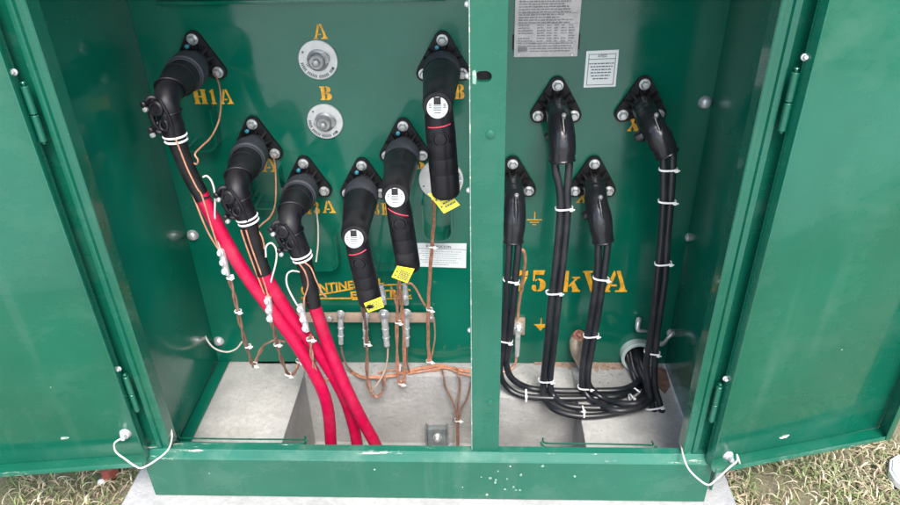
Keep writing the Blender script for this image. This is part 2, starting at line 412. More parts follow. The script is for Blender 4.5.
# earthing studs on the doors and small marks of dried cement
def door_stud(root, p, lab):
    l = on_door(root, p); l.y = -.0005
    g = bmesh.new(); lathe(g, l, (0, -1, 0), [(0, .014), (.004, .012), (.006, .010)], 14); bolt(g, l + V((0, -.005, 0)), (0, -1, .15), .0085, .012)
    o = finish(g, 'earthing_stud', M['tin']); o.parent = root; return l
sl = door_stud(dl, (-0.6824,-0.06,0.0466), ''); sr = door_stud(dr, (0.7026,0,-0.0217), '')
g = bmesh.new()
def splat(g, l, s, flat=.35):
    n = 11; pts = []
    for i in range(n):
        t = 2*math.pi*i/n; r = s*random.uniform(.55, 1.1); pts.append((l.x + r*math.cos(t), l.z + r*flat*math.sin(t)+random.uniform(-.2,.2)*s*flat))
    prism(g, pts, l.y-.0012, l.y+.0002)
for p, s in (((-0.8182,-0.07,0.0459), .012),):
    l = on_door(dl, p); l.y = -.0003; splat(g, l, s)
o = finish(g, 'dried_cement', M['worn']); o.parent = dl
g = bmesh.new()
for p, s in (((0.8397,0.02,0.0075), .013),):
    l = on_door(dr, p); l.y = -.0003; splat(g, l, s)
o = finish(g, 'dried_cement', M['worn']); o.parent = dr
# dried cement on the sill under the post
g = bmesh.new()
rnd = random.Random(5)
for _ in range(18):
    g = bmesh.new()
    x = rnd.choice([rnd.gauss(.17, .05), rnd.gauss(.17, .05), rnd.uniform(-.6, .6)]); z = rnd.uniform(-.145, -.035)
    s = rnd.uniform(.0015, .0045); n = 7
    prism(g, [(x + s*rnd.uniform(.6, 1.1)*math.cos(2*math.pi*i/n), z + s*rnd.uniform(.6, 1.1)*math.sin(2*math.pi*i/n)) for i in range(n)], -.0232, -.0213)
    part('dried_cement', g, M['worn'])
# loose rods lying behind the sill
for a in ([(-0.622,0.05,-0.0323), (-0.6156,0.05,-0.0477), (-0.6017,0.05,-0.0527), (-0.482,0.05,-0.0545), (-0.3327,0.05,-0.0543), (-0.3004,0.05,-0.0539), (-0.2914,0.05,-0.0418)], [(0.2808,0.055,-0.0464), (0.2887,0.055,-0.0599), (0.3084,0.055,-0.0648), (0.4243,0.055,-0.065), (0.5326,0.055,-0.0669), (0.5541,0.055,-0.0666), (0.5573,0.055,-0.0547)]):
    g = bmesh.new(); sweep(g, a, .0036, 6, 8); part('retaining_rod', g, M['green_sill'])
    g = bmesh.new(); b2 = [(p[0]+.006*(1 if i == 0 else -1 if i == len(a)-1 else 0), p[1]+.016, p[2]) for i, p in enumerate(a)]
    sweep(g, b2, .0020, 6, 8); part('retaining_rod', g, M['green_post'])

# studs through the tank wall beside the side walls
for q in ((-0.6554,0.4824,0.2931), (0.6757,0.4824,0.6567), (0.7018,0.4824,0.2831), (-0.6559,0.4824,-0.0762), (-0.6918,0.4824,-0.0271), (0.6983,0.4824,-0.0405)):
    g = bmesh.new(); lathe(g, V(q) + V((0, -.0004, 0)), (0, -1, 0), [(0, .0165), (.003, .0155), (.008, .0135), (.013, .009), (.015, .003)], 18); part('wall_stud', g, M['tin'])

# parking stands: folded U pockets under each high voltage bushing
def stand(cx, z0, z1, w, r):
    g = bmesh.new(); t = .004
    n = 10
    cl = [(cx-w, z1)] + [(cx-w+r - r*math.cos(math.pi/2*i/n), z0+r - r*math.sin(math.pi/2*i/n)) for i in range(n+1)] + [(cx+w-r + r*math.sin(math.pi/2*i/n), z0+r - r*math.cos(math.pi/2*i/n)) for i in range(n+1)] + [(cx+w, z1)]
    inn = [(cx-w+t, z1)] + [(cx-w+r - (r-t)*math.cos(math.pi/2*i/n), z0+r - (r-t)*math.sin(math.pi/2*i/n)) for i in range(n+1)] + [(cx+w-r + (r-t)*math.sin(math.pi/2*i/n), z0+r - (r-t)*math.cos(math.pi/2*i/n)) for i in range(n+1)] + [(cx+w-t, z1)]
    va = [[g.verts.new((p[0], y, p[1])) for p in cl] for y in (YP-.0005, YP-.040)]
    vi = [[g.verts.new((p[0], y, p[1])) for p in inn] for y in (YP-.0005, YP-.040)]
    m = len(cl)
    for i in range(m-1):
        g.faces.new((va[0][i], va[0][i+1], va[1][i+1], va[1][i])); g.faces.new((vi[0][i+1], vi[0][i], vi[1][i], vi[1][i+1]))
        g.faces.new((va[1][i], va[1][i+1], vi[1][i+1], vi[1][i])); g.faces.new((va[0][i+1], va[0][i], vi[0][i], vi[0][i+1]))
    for i in (0, m-1): g.faces.new((va[0][i], va[1][i], vi[1][i], vi[0][i]))
    # foot flange on the wall
    part('parking_stand', g, M['green_in'])
for q, w in (((-0.5681,0.46,0.5735), .050), ((-0.3068,0.46,0.2191), .055), ((0.0228,0.46,0.313), .040), ((-0.4215,0.46,0.4106), .045), ((-0.1263,0.46,0.2189), .045)):
    stand(q[0], q[2]-.02, q[2]+.09, w, .030)

# ---- writing on the tank wall
YW = YP-.0012
def poly_letters(bm, glyph, x, z, s, w=1.):
    for poly in glyph: prism(bm, [(x + p[0]*s*w, z + p[1]*s) for p in poly], YW, YP-.0002)
def arc(cx, cy, rx, ry, a0, a1, n=10): return [(cx + rx*math.cos(R(a0+(a1-a0)*i/n)), cy + ry*math.sin(R(a0+(a1-a0)*i/n))) for i in range(n+1)]
G = {
 'A': [[(0,0),(.30,0),(.30,.07),(.22,.07),(.45,.80),(.40,1),(.36,1),(.08,.10),(0,.07)], [(.50,0),(1,0),(1,.07),(.93,.10),(.62,1),(.47,1),(.47,.95),(.60,.62),(.66,.42),(.70,.25),(.64,.08),(.50,.07)], [(.30,.27),(.56,.27),(.53,.35),(.33,.35)]],
 'B': [[(0,0),(.36,0),(.36,1),(0,1),(0,.92),(.08,.90),(.08,.10),(0,.08)], [(.42,0),(.55,0)] + arc(.55,.26,.32,.26,-90,90)[1:] + [(.42,.52),(.42,.44),(.50,.42),(.50,.10),(.42,.08)], [(.42,.54),(.55,.54)] + arc(.52,.77,.30,.23,-80,90)[0:] + [(.42,1),(.42,.92),(.50,.90),(.50,.64),(.42,.62)]],
 'H': [[(0,0),(.42,0),(.42,.08),(.36,.10),(.36,.90),(.42,.92),(.42,1),(0,1),(0,.92),(.06,.90),(.06,.10),(0,.08)], [(.52,0),(.94,0),(.94,.08),(.88,.10),(.88,.90),(.94,.92),(.94,1),(.52,1),(.52,.92),(.58,.90),(.58,.10),(.52,.08)], [(.39,.46),(.55,.46),(.55,.55),(.39,.55)]],
 '1': [[(.08,0),(.56,0),(.56,.08),(.48,.10),(.48,1),(.34,1),(.08,.88),(.08,.80),(.18,.80),(.18,.10),(.08,.08)]],
 '2': [[(.02,0),(.72,0),(.78,.30),(.70,.30),(.62,.20),(.30,.20),(.76,.62),(.74,.86),(.55,1),(.42,1),(.44,.90),(.46,.64),(.02,.12)], [(.36,1),(.20,.98),(.04,.84),(.04,.66),(.26,.66),(.30,.88)]],
 '3': [[(.40,0)] + arc(.42,.27,.36,.27,-90,80) + [(.34,.53),(.34,.47),(.46,.40),(.46,.10),(.36,.07)], [(.34,.55)] + arc(.40,.76,.32,.24,-70,90) + [(.34,1),(.42,.88),(.42,.64)], [(.30,0),(.14,.04),(.02,.16),(.06,.32),(.26,.30),(.26,.10)], [(.28,1),(.12,.95),(.02,.84),(.06,.70),(.26,.70),(.26,.90)]],
 '7': [[(.02,.62),(.10,.62),(.18,.74),(.34,.80),(.62,.74),(.80,.78),(.80,1),(.70,.96),(.55,.94),(.30,1),(.14,1),(.02,1)], [(.20,.0),(.50,.0),(.52,.25),(.60,.45),(.78,.70),(.56,.69),(.30,.44),(.18,.20)]],
 '5': [[(.08,1),(.08,.50),(.14,.50),(.18,.58),(.18,.80),(.66,.80),(.72,1)], [(.38,.62)] + arc(.40,.31,.40,.31,88,-90) + [(.36,.0),(.36,.06),(.46,.14),(.48,.30),(.46,.50),(.36,.56)], [(.30,0),(.14,.03),(.02,.14),(.04,.28),(.14,.32),(.26,.28),(.28,.14),(.30,.08)], [(.20,.54),(.32,.60),(.32,.55),(.22,.48)]],
 'k': [[(.0,0),(.34,0),(.34,1),(.04,1),(.04,.92),(.08,.90),(.08,.10),(0,.08)], [(.38,.30),(.50,.44),(.64,.58),(.60,.66),(.52,.66),(.52,.72),(.94,.72),(.94,.66),(.84,.64),(.66,.48),(.92,.10),(1,.08),(1,0),(.56,0),(.56,.06),(.60,.10),(.50,.30),(.38,.22)]],
 'V': [[(0,1),(0,.93),(.08,.90),(.44,0),(.52,0),(.52,.30),(.34,.90),(.44,.93),(.44,1)], [(.60,1),(.60,.93),(.70,.90),(.70,.80),(.57,.42),(.57,.14),(.86,.90),(.94,.93),(.94,1)]],
 'X': [[(0,0),(.34,0),(.34,.07),(.26,.09),(.44,.38),(.38,.46),(.08,.10),(0,.07)], [(.02,1),(.02,.93),(.10,.90),(.58,.08),(.54,.07),(.54,0),(1,0),(1,.07),(.93,.10),(.44,.92),(.48,.93),(.48,1)], [(.56,.55),(.62,.47),(.90,.90),(.98,.93),(.98,1),(.66,1),(.66,.93),(.76,.90)]],
}
def stencil(items, label=None):
    g = bmesh.new()
    for ch, q0, q1, top in items:      # lower left, lower right, height
        poly_letters(g, G[ch], q0[0], q0[2], top, (q1[0]-q0[0])/top)
    part('stencilled_marking', g, M['orange'], tank, label)
H = .040
def S(ch, l, r, h=H): return (ch, l, r, h)
stencil([S('H', (-0.5687,0.4812,0.6648), (-0.5337,0.4812,0.6644), .037), S('1', (-0.5287,0.4812,0.6644), (-0.5037,0.4812,0.6641), .037), S('A', (-0.5037,0.4812,0.6641), (-0.4713,0.4812,0.6638), .037)])
stencil([S('2', (-0.4632,0.4812,0.4814), (-0.4369,0.4812,0.4812), .036), S('A', (-0.429,0.4812,0.4811), (-0.3896,0.4812,0.4809), .040)])
stencil([S('H', (-0.3404,0.4812,0.3577), (-0.316,0.4812,0.3576), .036), S('3', (-0.3106,0.4812,0.3576), (-0.289,0.4812,0.3575), .036), S('A', (-0.2859,0.4812,0.3605), (-0.2508,0.4812,0.3603), .036)])
stencil([S('H', (-0.1704,0.4812,0.354), (-0.1489,0.4812,0.3539), .036), S('3', (-0.1462,0.4812,0.3539), (-0.13,0.4812,0.3538), .036), S('B', (-0.1273,0.4812,0.3538), (-0.1058,0.4812,0.3537), .036)])
stencil([S('H', (-0.0814,0.4812,0.4873), (-0.0581,0.4812,0.4871), .036), S('2', (-0.0555,0.4812,0.4871), (-0.0375,0.4812,0.487), .036), S('B', (-0.0323,0.4812,0.4869), (-0.0039,0.4812,0.4868), .036)])
stencil([S('H', (0.0325,0.4812,0.6712), (0.0569,0.4812,0.671), .036), S('1', (0.0544,0.4812,0.671), (0.069,0.4812,0.6708), .036), S('B', (0.0739,0.4812,0.6708), (0.1006,0.4812,0.6705), .036)])
stencil([S('A', (-0.2532,0.4812,0.8181), (-0.2203,0.4812,0.8176), .034)])
stencil([S('B', (-0.2542,0.4812,0.6717), (-0.2221,0.4812,0.6713), .034)])
stencil([S('X', (0.287,0.4812,0.613), (0.3164,0.4812,0.6127), .036)])
stencil([S('X', (0.4974,0.4812,0.5852), (0.5268,0.4812,0.585), .038)])
stencil([S('X', (0.3868,0.4812,0.3872), (0.4181,0.4812,0.3871), .038)])
stencil([S('X', (0.222,0.4812,0.3821), (0.251,0.4812,0.382), .038)])
hb = ((0.3581,0.4812,0.1758)[2] - (0.3625,0.4812,0.1051)[2])
stencil([S('7', (0.2379,0.4812,0.1067), (0.2776,0.4812,0.1068), hb), S('5', (0.2804,0.4812,0.1068), (0.3313,0.4812,0.1068), hb), S('k', (0.3653,0.4812,0.1051), (0.4189,0.4812,0.1052), hb), S('V', (0.4218,0.4812,0.1052), (0.4837,0.4812,0.1053), hb), S('A', (0.4837,0.4812,0.1053), (0.551,0.4812,0.1053), hb)], 'orange stencilled rating reading 75 kVA')
# earth symbols
for q in ((0.2805,0.4812,0.3371), (0.3143,0.4812,-0.0117)):
    g = bmesh.new()
    for w, h0, h1 in ((.0014, .002, .024), (.020, -.001, .002), (.012, -.0085, -.0055), (.005, -.0155, -.0125)):
        prism(g, [(q[0]-w, q[2]+h0), (q[0]+w, q[2]+h0), (q[0]+w, q[2]+h1), (q[0]-w, q[2]+h1)], YW, YP-.0002)
    if q[2] < .1: prism(g, [(q[0]-.016, q[2]-.0012), (q[0]+.010, q[2]-.0012), (q[0], q[2]-.022)], YW-.0004, YP-.0002)
    part('earth_symbol', g, M['orange'], tank)
# maker's mark: tapering word, two ruled lines, second word
def word(bm, body, xa, xb, za, zb, ha, hb_, bold=.006, y=YW):
    me = text_mesh(body, 1, .0, bold)
    xs = [v.co.x for v in me.vertices]; x0, x1 = min(xs), max(xs); t = bmesh.new(); t.from_mesh(me); bpy.data.meshes.remove(me)
    ext = bmesh.ops.extrude_face_region(t, geom=list(t.faces)); 
    vs = {v for v in ext['geom'] if isinstance(v, bmesh.types.BMVert)}
    for v in t.verts:
        u = (v.co.x-x0)/(x1-x0); h = (ha + (hb_-ha)*u)/.69
        back = v in vs
        X = xa + (xb-xa)*u; Z = (za + (zb-za)*u) + v.co.y*h
        v.co = (X, y if not back else min(y+.0008, YP-.0001), Z)
    tmp = bpy.data.meshes.new('t'); t.to_mesh(tmp); t.free(); bm.from_mesh(tmp); bpy.data.meshes.remove(tmp)
p0, p1 = (-0.379,0.4812,0.0905), (-0.1374,0.4812,0.1356)
g = bmesh.new()
word(g, 'CONTINENTAL', p0[0], p1[0], p0[2], p1[2]-.002, .036, .018, .022)
e0, e1 = (-0.237,0.4812,0.0837), (-0.0627,0.4812,0.0891)
word(g, 'ELECTRIC', e0[0], e1[0], e0[2]-.001, e1[2]-.001, .022, .027, .022)
part('maker_name', g, M['orange'], tank)
g = bmesh.new()
def rule(a, b, t): prism(g, [(a[0], a[2]-t), (b[0], b[2]-t), (b[0], b[2]+t), (a[0], a[2]+t)], YW, YP-.0002)
rule((-0.386,0.4812,0.0817), (-0.2281,0.4812,0.1157), .0022); rule((-0.386,0.4812,0.0817), (-0.2342,0.4812,0.0819), .0022)
rule((-0.161,0.4812,0.127), (-0.0634,0.4812,0.1322), .0018); rule((-0.2345,0.4812,0.0784), (-0.0602,0.4812,0.0821), .0018)
part('maker_rules', g, M['orange'], tank)

# plates and stickers
def quad_plate(name, a, b, c, d, y0, y1, mat, parent=tank, label=None):
    g = bmesh.new(); prism(g, [(p[0], p[2]) for p in (a, b, c, d)], y0, y1); return part(name, g, mat, parent, label)
def dashes(g, x0, x1, z, h, rnd, y, wmin=.004, wmax=.012, gap=.002):
    x = x0
    while x < x1-.002:
        w = min(rnd.uniform(wmin, wmax), x1-x)
        zz = z + rnd.uniform(-.0003, .0003)
        prism(g, [(x, zz), (x+w, zz), (x+w, zz+h), (x, zz+h)], y, y+.0004); x += w+gap
# rating plate (runs up out of the picture)
a, b = (0.2137,0.476,0.7718), (0.3605,0.476,0.7665); zt = 1.03
pl = quad_plate('rating_plate', (a[0], 0, a[2]), (b[0], 0, a[2]), (b[0]+.001, 0, zt), (a[0]-.001, 0, zt), YP-.006, YP-.0045, M['plate'], label='metal rating plate with fine etched lines of print')
x0, x1, z0 = a[0]+.008, b[0]-.008, a[2]+.012
rnd = random.Random(3); g = bmesh.new()
z = z0; k = 0
while z < zt-.012:
    if k == 0: dashes(g, x0+.028, x1-.01, z, .0022, rnd, YP-.0066, .003, .010, .0015)
    elif k in (1, 2, 3): dashes(g, x0 + (.028 if k == 1 else 0), x1-.012*rnd.random(), z, .0024, rnd, YP-.0066, .004, .012, .0015)
    elif k in (4, 5, 6, 7, 8, 9, 10): 
        for c0, c1 in ((0, .30), (.33, .48), (.50, .60), (.63, .72), (.75, .85), (.88, 1)):
            if rnd.random() < .9: dashes(g, x0+(x1-x0)*c0, x0+(x1-x0)*(c0+(c1-c0)*rnd.uniform(.6, 1)), z, .0026, rnd, YP-.0066, .003, .008, .0012)
    else: dashes(g, x0, x1-.04*rnd.random(), z, .0030, rnd, YP-.0066, .003, .012, .0016)
    if k in (3, 10, 14, 20): prism(g, [(x0-.003, z+.0042), (x1+.003, z+.0042), (x1+.003, z+.0048), (x0-.003, z+.0048)], YP-.0066, YP-.0062)
    z += .0058; k += 1
prism(g, [(x0, z0), (x0+.022, z0), (x0+.022, z0+.011), (x0, z0+.011)], YP-.0066, YP-.0062)
part('etched_print', g, M['etch'], pl)
for q in ((0.2252,0.476,0.7786), (0.3482,0.476,0.7759)):
    g = bmesh.new(); lathe(g, V((q[0], YP-.0062, q[2])), (0, -1, 0), [(0, .004), (.002, .003)], 10); part('plate_rivet', g, M['steel'], pl)
g = bmesh.new(); box(g, (a[0]-.004, YP-.0043, a[2]-.004+.02), (a[0]+.001, YP-.0004, a[2]+.05)); part('plate_bracket', g, M['rubber2'], pl)
g = bmesh.new(); box(g, (b[0]-.001, YP-.0043, a[2]+.016), (b[0]+.004, YP-.0004, a[2]+.05)); part('plate_bracket', g, M['rubber2'], pl)
# notice sticker
a, b, c, d = (0.3819,0.4812,0.6958), (0.4576,0.4812,0.6974), (0.4567,0.4812,0.7847), (0.382,0.4812,0.7822)
st = quad_plate('notice_sticker', a, b, c, d, YP-.0013, YP-.0003, M['sticker'], label='small white notice sticker with a ruled border')
u, w = V(b)-V(a), V(d)-V(a)
def inq(f, h): p = V(a) + u*f + w*h; return (p.x, p.z)
g = bmesh.new(); yy = YP-.0018
def strip(f0, h0, f1, h1): prism(g, [inq(f0, h0), inq(f1, h0), inq(f1, h1), inq(f0, h1)], yy, yy+.0004)
strip(.08, .06, .92, .075); strip(.08, .90, .92, .915); strip(.08, .06, .098, .915); strip(.902, .06, .92, .915); strip(.08, .77, .92, .785)
for i, (f0, f1) in enumerate(((.12, .88), (.16, .84), (.20, .80), (.18, .82), (.20, .78), (.26, .74))):
    h = .64 - i*.083; f = f0
    while f < f1:
        ff = min(f1, f + rnd.uniform(.04, .13)); strip(f, h, ff, h+.030); f = ff+.022
aa, bb = inq(.36, .80), inq(.64, .80); word(g, 'AVISO', aa[0], bb[0], aa[1]+.002, bb[1]+.002, .0065, .0065, .02, yy)
part('print', g, M['ink'], st)
# wide warning sticker
a, b, c, d = (-0.045,0.4812,0.1909), (0.0963,0.4812,0.1858), (0.0984,0.4812,0.265), (-0.0428,0.4812,0.2669)
st = quad_plate('warning_sticker', a, b, c, d, YP-.0013, YP-.0003, M['sticker'], label='wide white warning sticker with several lines of small print')
u, w = V(b)-V(a), V(d)-V(a)
g = bmesh.new(); strip(.0, .775, 1, .79)
aa, bb = inq(.22, .83), inq(.70, .83); word(g, 'PRECAUCION', aa[0], bb[0], aa[1], bb[1], .0075, .0075, .02, yy)
part('heading', g, M['ink'], st)
g = bmesh.new()
for i, (f0, f1) in enumerate(((.12, .90), (.08, .86), (.14, .82), (.20, .90), (.10, .80), (.14, .84), (.3, .66))):
    h = .66 - i*.092; f = f0
    while f < f1:
        ff = min(f1, f + rnd.uniform(.02, .07)); strip(f, h, ff, h+.026); f = ff+.012
part('print', g, M['lightink'], st)

# fuse holders: round discs with a knob
def fuse(q, label, rot, r=.046, dots=True, knob=True):
    g = bmesh.new(); q = V((q[0], YP, q[2])); lathe(g, q + V((0, -.0004, 0)), (0, -1, 0), [(0, r), (.004, r), (.0055, r*.97)], 40)
    o = part('fuse_disc', g, M['silverdisc'], tank, label)
    g = bmesh.new(); yo = YP-.0062
    for i in range(24):
        t = R(rot + 200 + i*6.2)
        if i % 7 == 5: continue
        cx, cz = q.x + math.cos(t)*r*.83, q.z + math.sin(t)*r*.83; hw = r*.028; hl = r*.075
        ra, ta = V((math.cos(t), math.sin(t))), V((-math.sin(t), math.cos(t)))
        prism(g, [(cx + ra.x*i_*hl + ta.x*j_*hw, cz + ra.y*i_*hl + ta.y*j_*hw) for i_, j_ in ((-1,-1), (1,-1), (1,1), (-1,1))], yo-.0003, yo+.0003)
    for t in (R(rot+160), R(rot+340)):
        cx, cz = q.x + math.cos(t)*r*.83, q.z + math.sin(t)*r*.83
        prism(g, [(cx + .0026*math.cos(k), cz + .0026*math.sin(k)) for k in [2*math.pi*j/8 for j in range(8)]], yo-.0003, yo+.0003)
    part('disc_print', g, M['ink'], tank)
    if knob:
        g = bmesh.new(); cq = q + V((0, -.0055, 0))
        lathe(g, cq, (0, -1, 0), [(0, r*.55), (.003, r*.55), (.006, r*.42), (.018, r*.40), (.021, r*.34)], 28)
        lathe(g, cq + V((0, -.020, 0)), (0, -1, 0), [(0, r*.20), (.012, r*.19), (.014, r*.12)], 6)
        # cam ear and grip
        t = R(rot+30)
        ca, sa = math.cos(t), math.sin(t)
        prism(g, [(cq.x + (a_*ca - b_*sa)*r, cq.z + (a_*sa + b_*ca)*r) for a_, b_ in ((0,-.3), (.55,-.24), (.64,0), (.55,.22), (0,.3), (-.5,.16), (-.62,0), (-.5,-.16))], cq.y-.010, cq.y-.003)
        part('fuse_knob', g, M['knob'], tank)
fuse((-0.2489,0.478,0.77), 'grey white fuse disc under the stencilled letter A', -10, .047)
fuse((-0.2499,0.478,0.6178), 'grey white fuse disc under the stencilled letter B', -25, .045)
fuse((0.034,0.478,0.457), 'grey disc behind the hanging black arrester', 40, .058, knob=False)

# fittings low on the tank wall
def up_(q, y): return V((q[0], y, q[2]))
# ---- ground bus bar
g = bmesh.new(); a, b = (-0.4093,0.462,0.051), (0.0021,0.462,0.0162)
box(g, (a[0], .456, b[2]-.002), (b[0], .464, b[2]+.030), .0015)
bar = part('ground_bar', g, M['bar'])
for q in ((-0.0022,0.456,0.0491), (-0.2966,0.456,0.0555)):
    g = bmesh.new(); lathe(g, (q[0]-.004, .4555, b[2]+.014), (0, -1, 0), [(0, .011), (.003, .011), (.008, .007)], 12); part('bar_bolt', g, M['steel'], bar)
g = bmesh.new()
lathe(g, (a[0]+.02, .4645, b[2]+.014), (0, 1, 0), [(0, .01), (.0175, .01)], 12); part('bar_standoff', g, M['steel'], bar)
g = bmesh.new(); lathe(g, (b[0]-.015, .4645, b[2]+.014), (0, 1, 0), [(0, .01), (.0175, .01)], 12); part('bar_standoff', g, M['steel'], bar)

def lug(q, top, bot, y=.450, sc_=1., label='', name='ground_lug'):
    """crimped lug bolted to the bar: q bolt point; top and bottom end points"""
    t = thing(name, label, 'connector', q, group='tinned lugs on the ground bar')
    q, top, bot = V(q), V(top), V(bot)
    g = bmesh.new(); d = (bot-top).normalized(); n = V((0, -1, 0)); s_ = d.cross(n).normalized()
    lathe(g, q + n*-.002, n, [(0, .0125*sc_), (.004, .0125*sc_), (.0045, .012*sc_)], 20)
    sweep(g, [q + d*.004, q + d*.012, (q*.6+bot*.4), bot], [.008*sc_, .0085*sc_, .0080*sc_, .0070*sc_], 4, 12)
    part('lug_barrel', g, M['tin'], t)
    g = bmesh.new(); bolt(g, q + n*.003, n, .009*sc_, .009); part('lug_bolt', g, M['steel'], t)
    for k in (.45, .72):
        g = bmesh.new(); ring(g, q*(1-k)+bot*k, d, .0074*sc_, .0022); part('crimp_ring', g, M['tin'], t)
    return t
lug((-0.2657,0.45,0.0493), (-0.2639,0.45,0.081), (-0.2706,0.43,-0.0442), label='tinned lug at the left end of the ground bar, beside the red cable')
lug((-0.1954,0.45,0.0424), (-0.195,0.45,0.0811), (-0.1998,0.44,-0.0593), label='tinned lug on the ground bar half hidden behind the leftmost hanging arrester')
lug((-0.1399,0.45,0.0496), (-0.1393,0.45,0.0985), (-0.136,0.43,-0.051), 1.25, sc_=1.25, label='large tinned lug on the ground bar below the yellow tag of the left arrester')
lug((-0.0749,0.45,0.0533), (-0.0739,0.45,0.0986), (-0.0788,0.43,-0.0507), 1.1, sc_=1.1, label='tinned lug on the ground bar right of the paired copper wires')
for q0, q1, lab in (((-0.1396,0.44,0.1562), (-0.1358,0.44,0.0917), 'upright tinned connector above the large lug of the ground bar'), ((-0.0725,0.44,0.1595), (-0.0734,0.44,0.0919), 'upright tinned connector with a bent copper wire, above the right lug of the bar')):
    t = thing('split_connector', lab, 'connector', q0, group='small tinned connectors above the ground bar')
    g = bmesh.new(); sweep(g, [q0, tuple((V(q0)+V(q1))/2), q1], [.007, .009, .008], 4, 10); part('connector_body', g, M['tin'], t)
    g = bmesh.new(); bolt(g, V(q0)*.4+V(q1)*.6+V((0, -.007, 0)), (0, -1, .2), .007, .007); part('clamp_bolt', g, M['tin'], t)

# ------------------------------------------------------------------ high voltage connectors
def flange_poly(cx, cz, Rb, rc, flip=False, wide=1.):
    pts = []
    for ang in (90, 210, 330):
        px, pz = cx + Rb*wide*math.cos(R(ang)), cz + Rb*math.sin(R(ang))
        for t in range(-60, 61, 15): pts.append((px + rc*math.cos(R(ang+t)), pz + rc*math.sin(R(ang+t))))
        if ang == 210:      # the lower edge is hollowed between its two bolts
            for f in (-.026, -.018, 0, .018, .026): pts.append((cx + f, cz - .033 - (.008 if abs(f) > .02 else 0)))
    return pts
def flange(t, c, Rb=.052, rc=.019, ribs=True, mat='rubber2', plug=True):
    cx, cz = c[0], c[2]
    g = bmesh.new(); prism(g, flange_poly(cx, cz, Rb, rc), YP-.012, YP-.0004, bev=.0015)
    if ribs:
        for k in range(12):
            an = R(15+30*k); a_ = V((math.cos(an), 0, math.sin(an))); s_ = V((-math.sin(an), 0, math.cos(an)))
            L0, L1 = .020, (.046 if abs(math.sin(an*1.5 - R(135))) > .75 else .040)
            p = V((cx, 0, cz))
            vs = [p + a_*L0 + s_*.0030, p + a_*L1 + s_*.0022, p + a_*L1 - s_*.0022, p + a_*L0 - s_*.0030]
            f_ = [g.verts.new((v.x, YP-.0125, v.z)) for v in vs]; b_ = [g.verts.new((v.x, YP-(.046 if i in (0, 3) else .015), v.z)) for i, v in enumerate(vs)]
            g.faces.new(f_); g.faces.new(b_[::-1])
            for i in range(4): g.faces.new((f_[i], f_[(i+1) % 4], b_[(i+1) % 4], b_[i]))
        lathe(g, (cx, YP-.012, cz), (0, -1, 0), [(0, .029), (.010, .0275), (.026, .026)], 28)
    fl = part('mounting_flange', g, M[mat], t)
    for ang in (90, 210, 330):
        g = bmesh.new(); bolt(g, (cx + Rb*math.cos(R(ang)), YP-.0122, cz + Rb*math.sin(R(ang))), (0, -1, 0), .0115, .012); part('flange_bolt', g, M['steel'], fl)
    if plug:
        g = bmesh.new(); lathe(g, (cx-.012, YP-.0345+.02, cz+.036), (0, -1, .2), [(0, .005), (.012, .005), (.013, .003)], 12); part('test_plug', g, M['blue'], fl)
    return fl
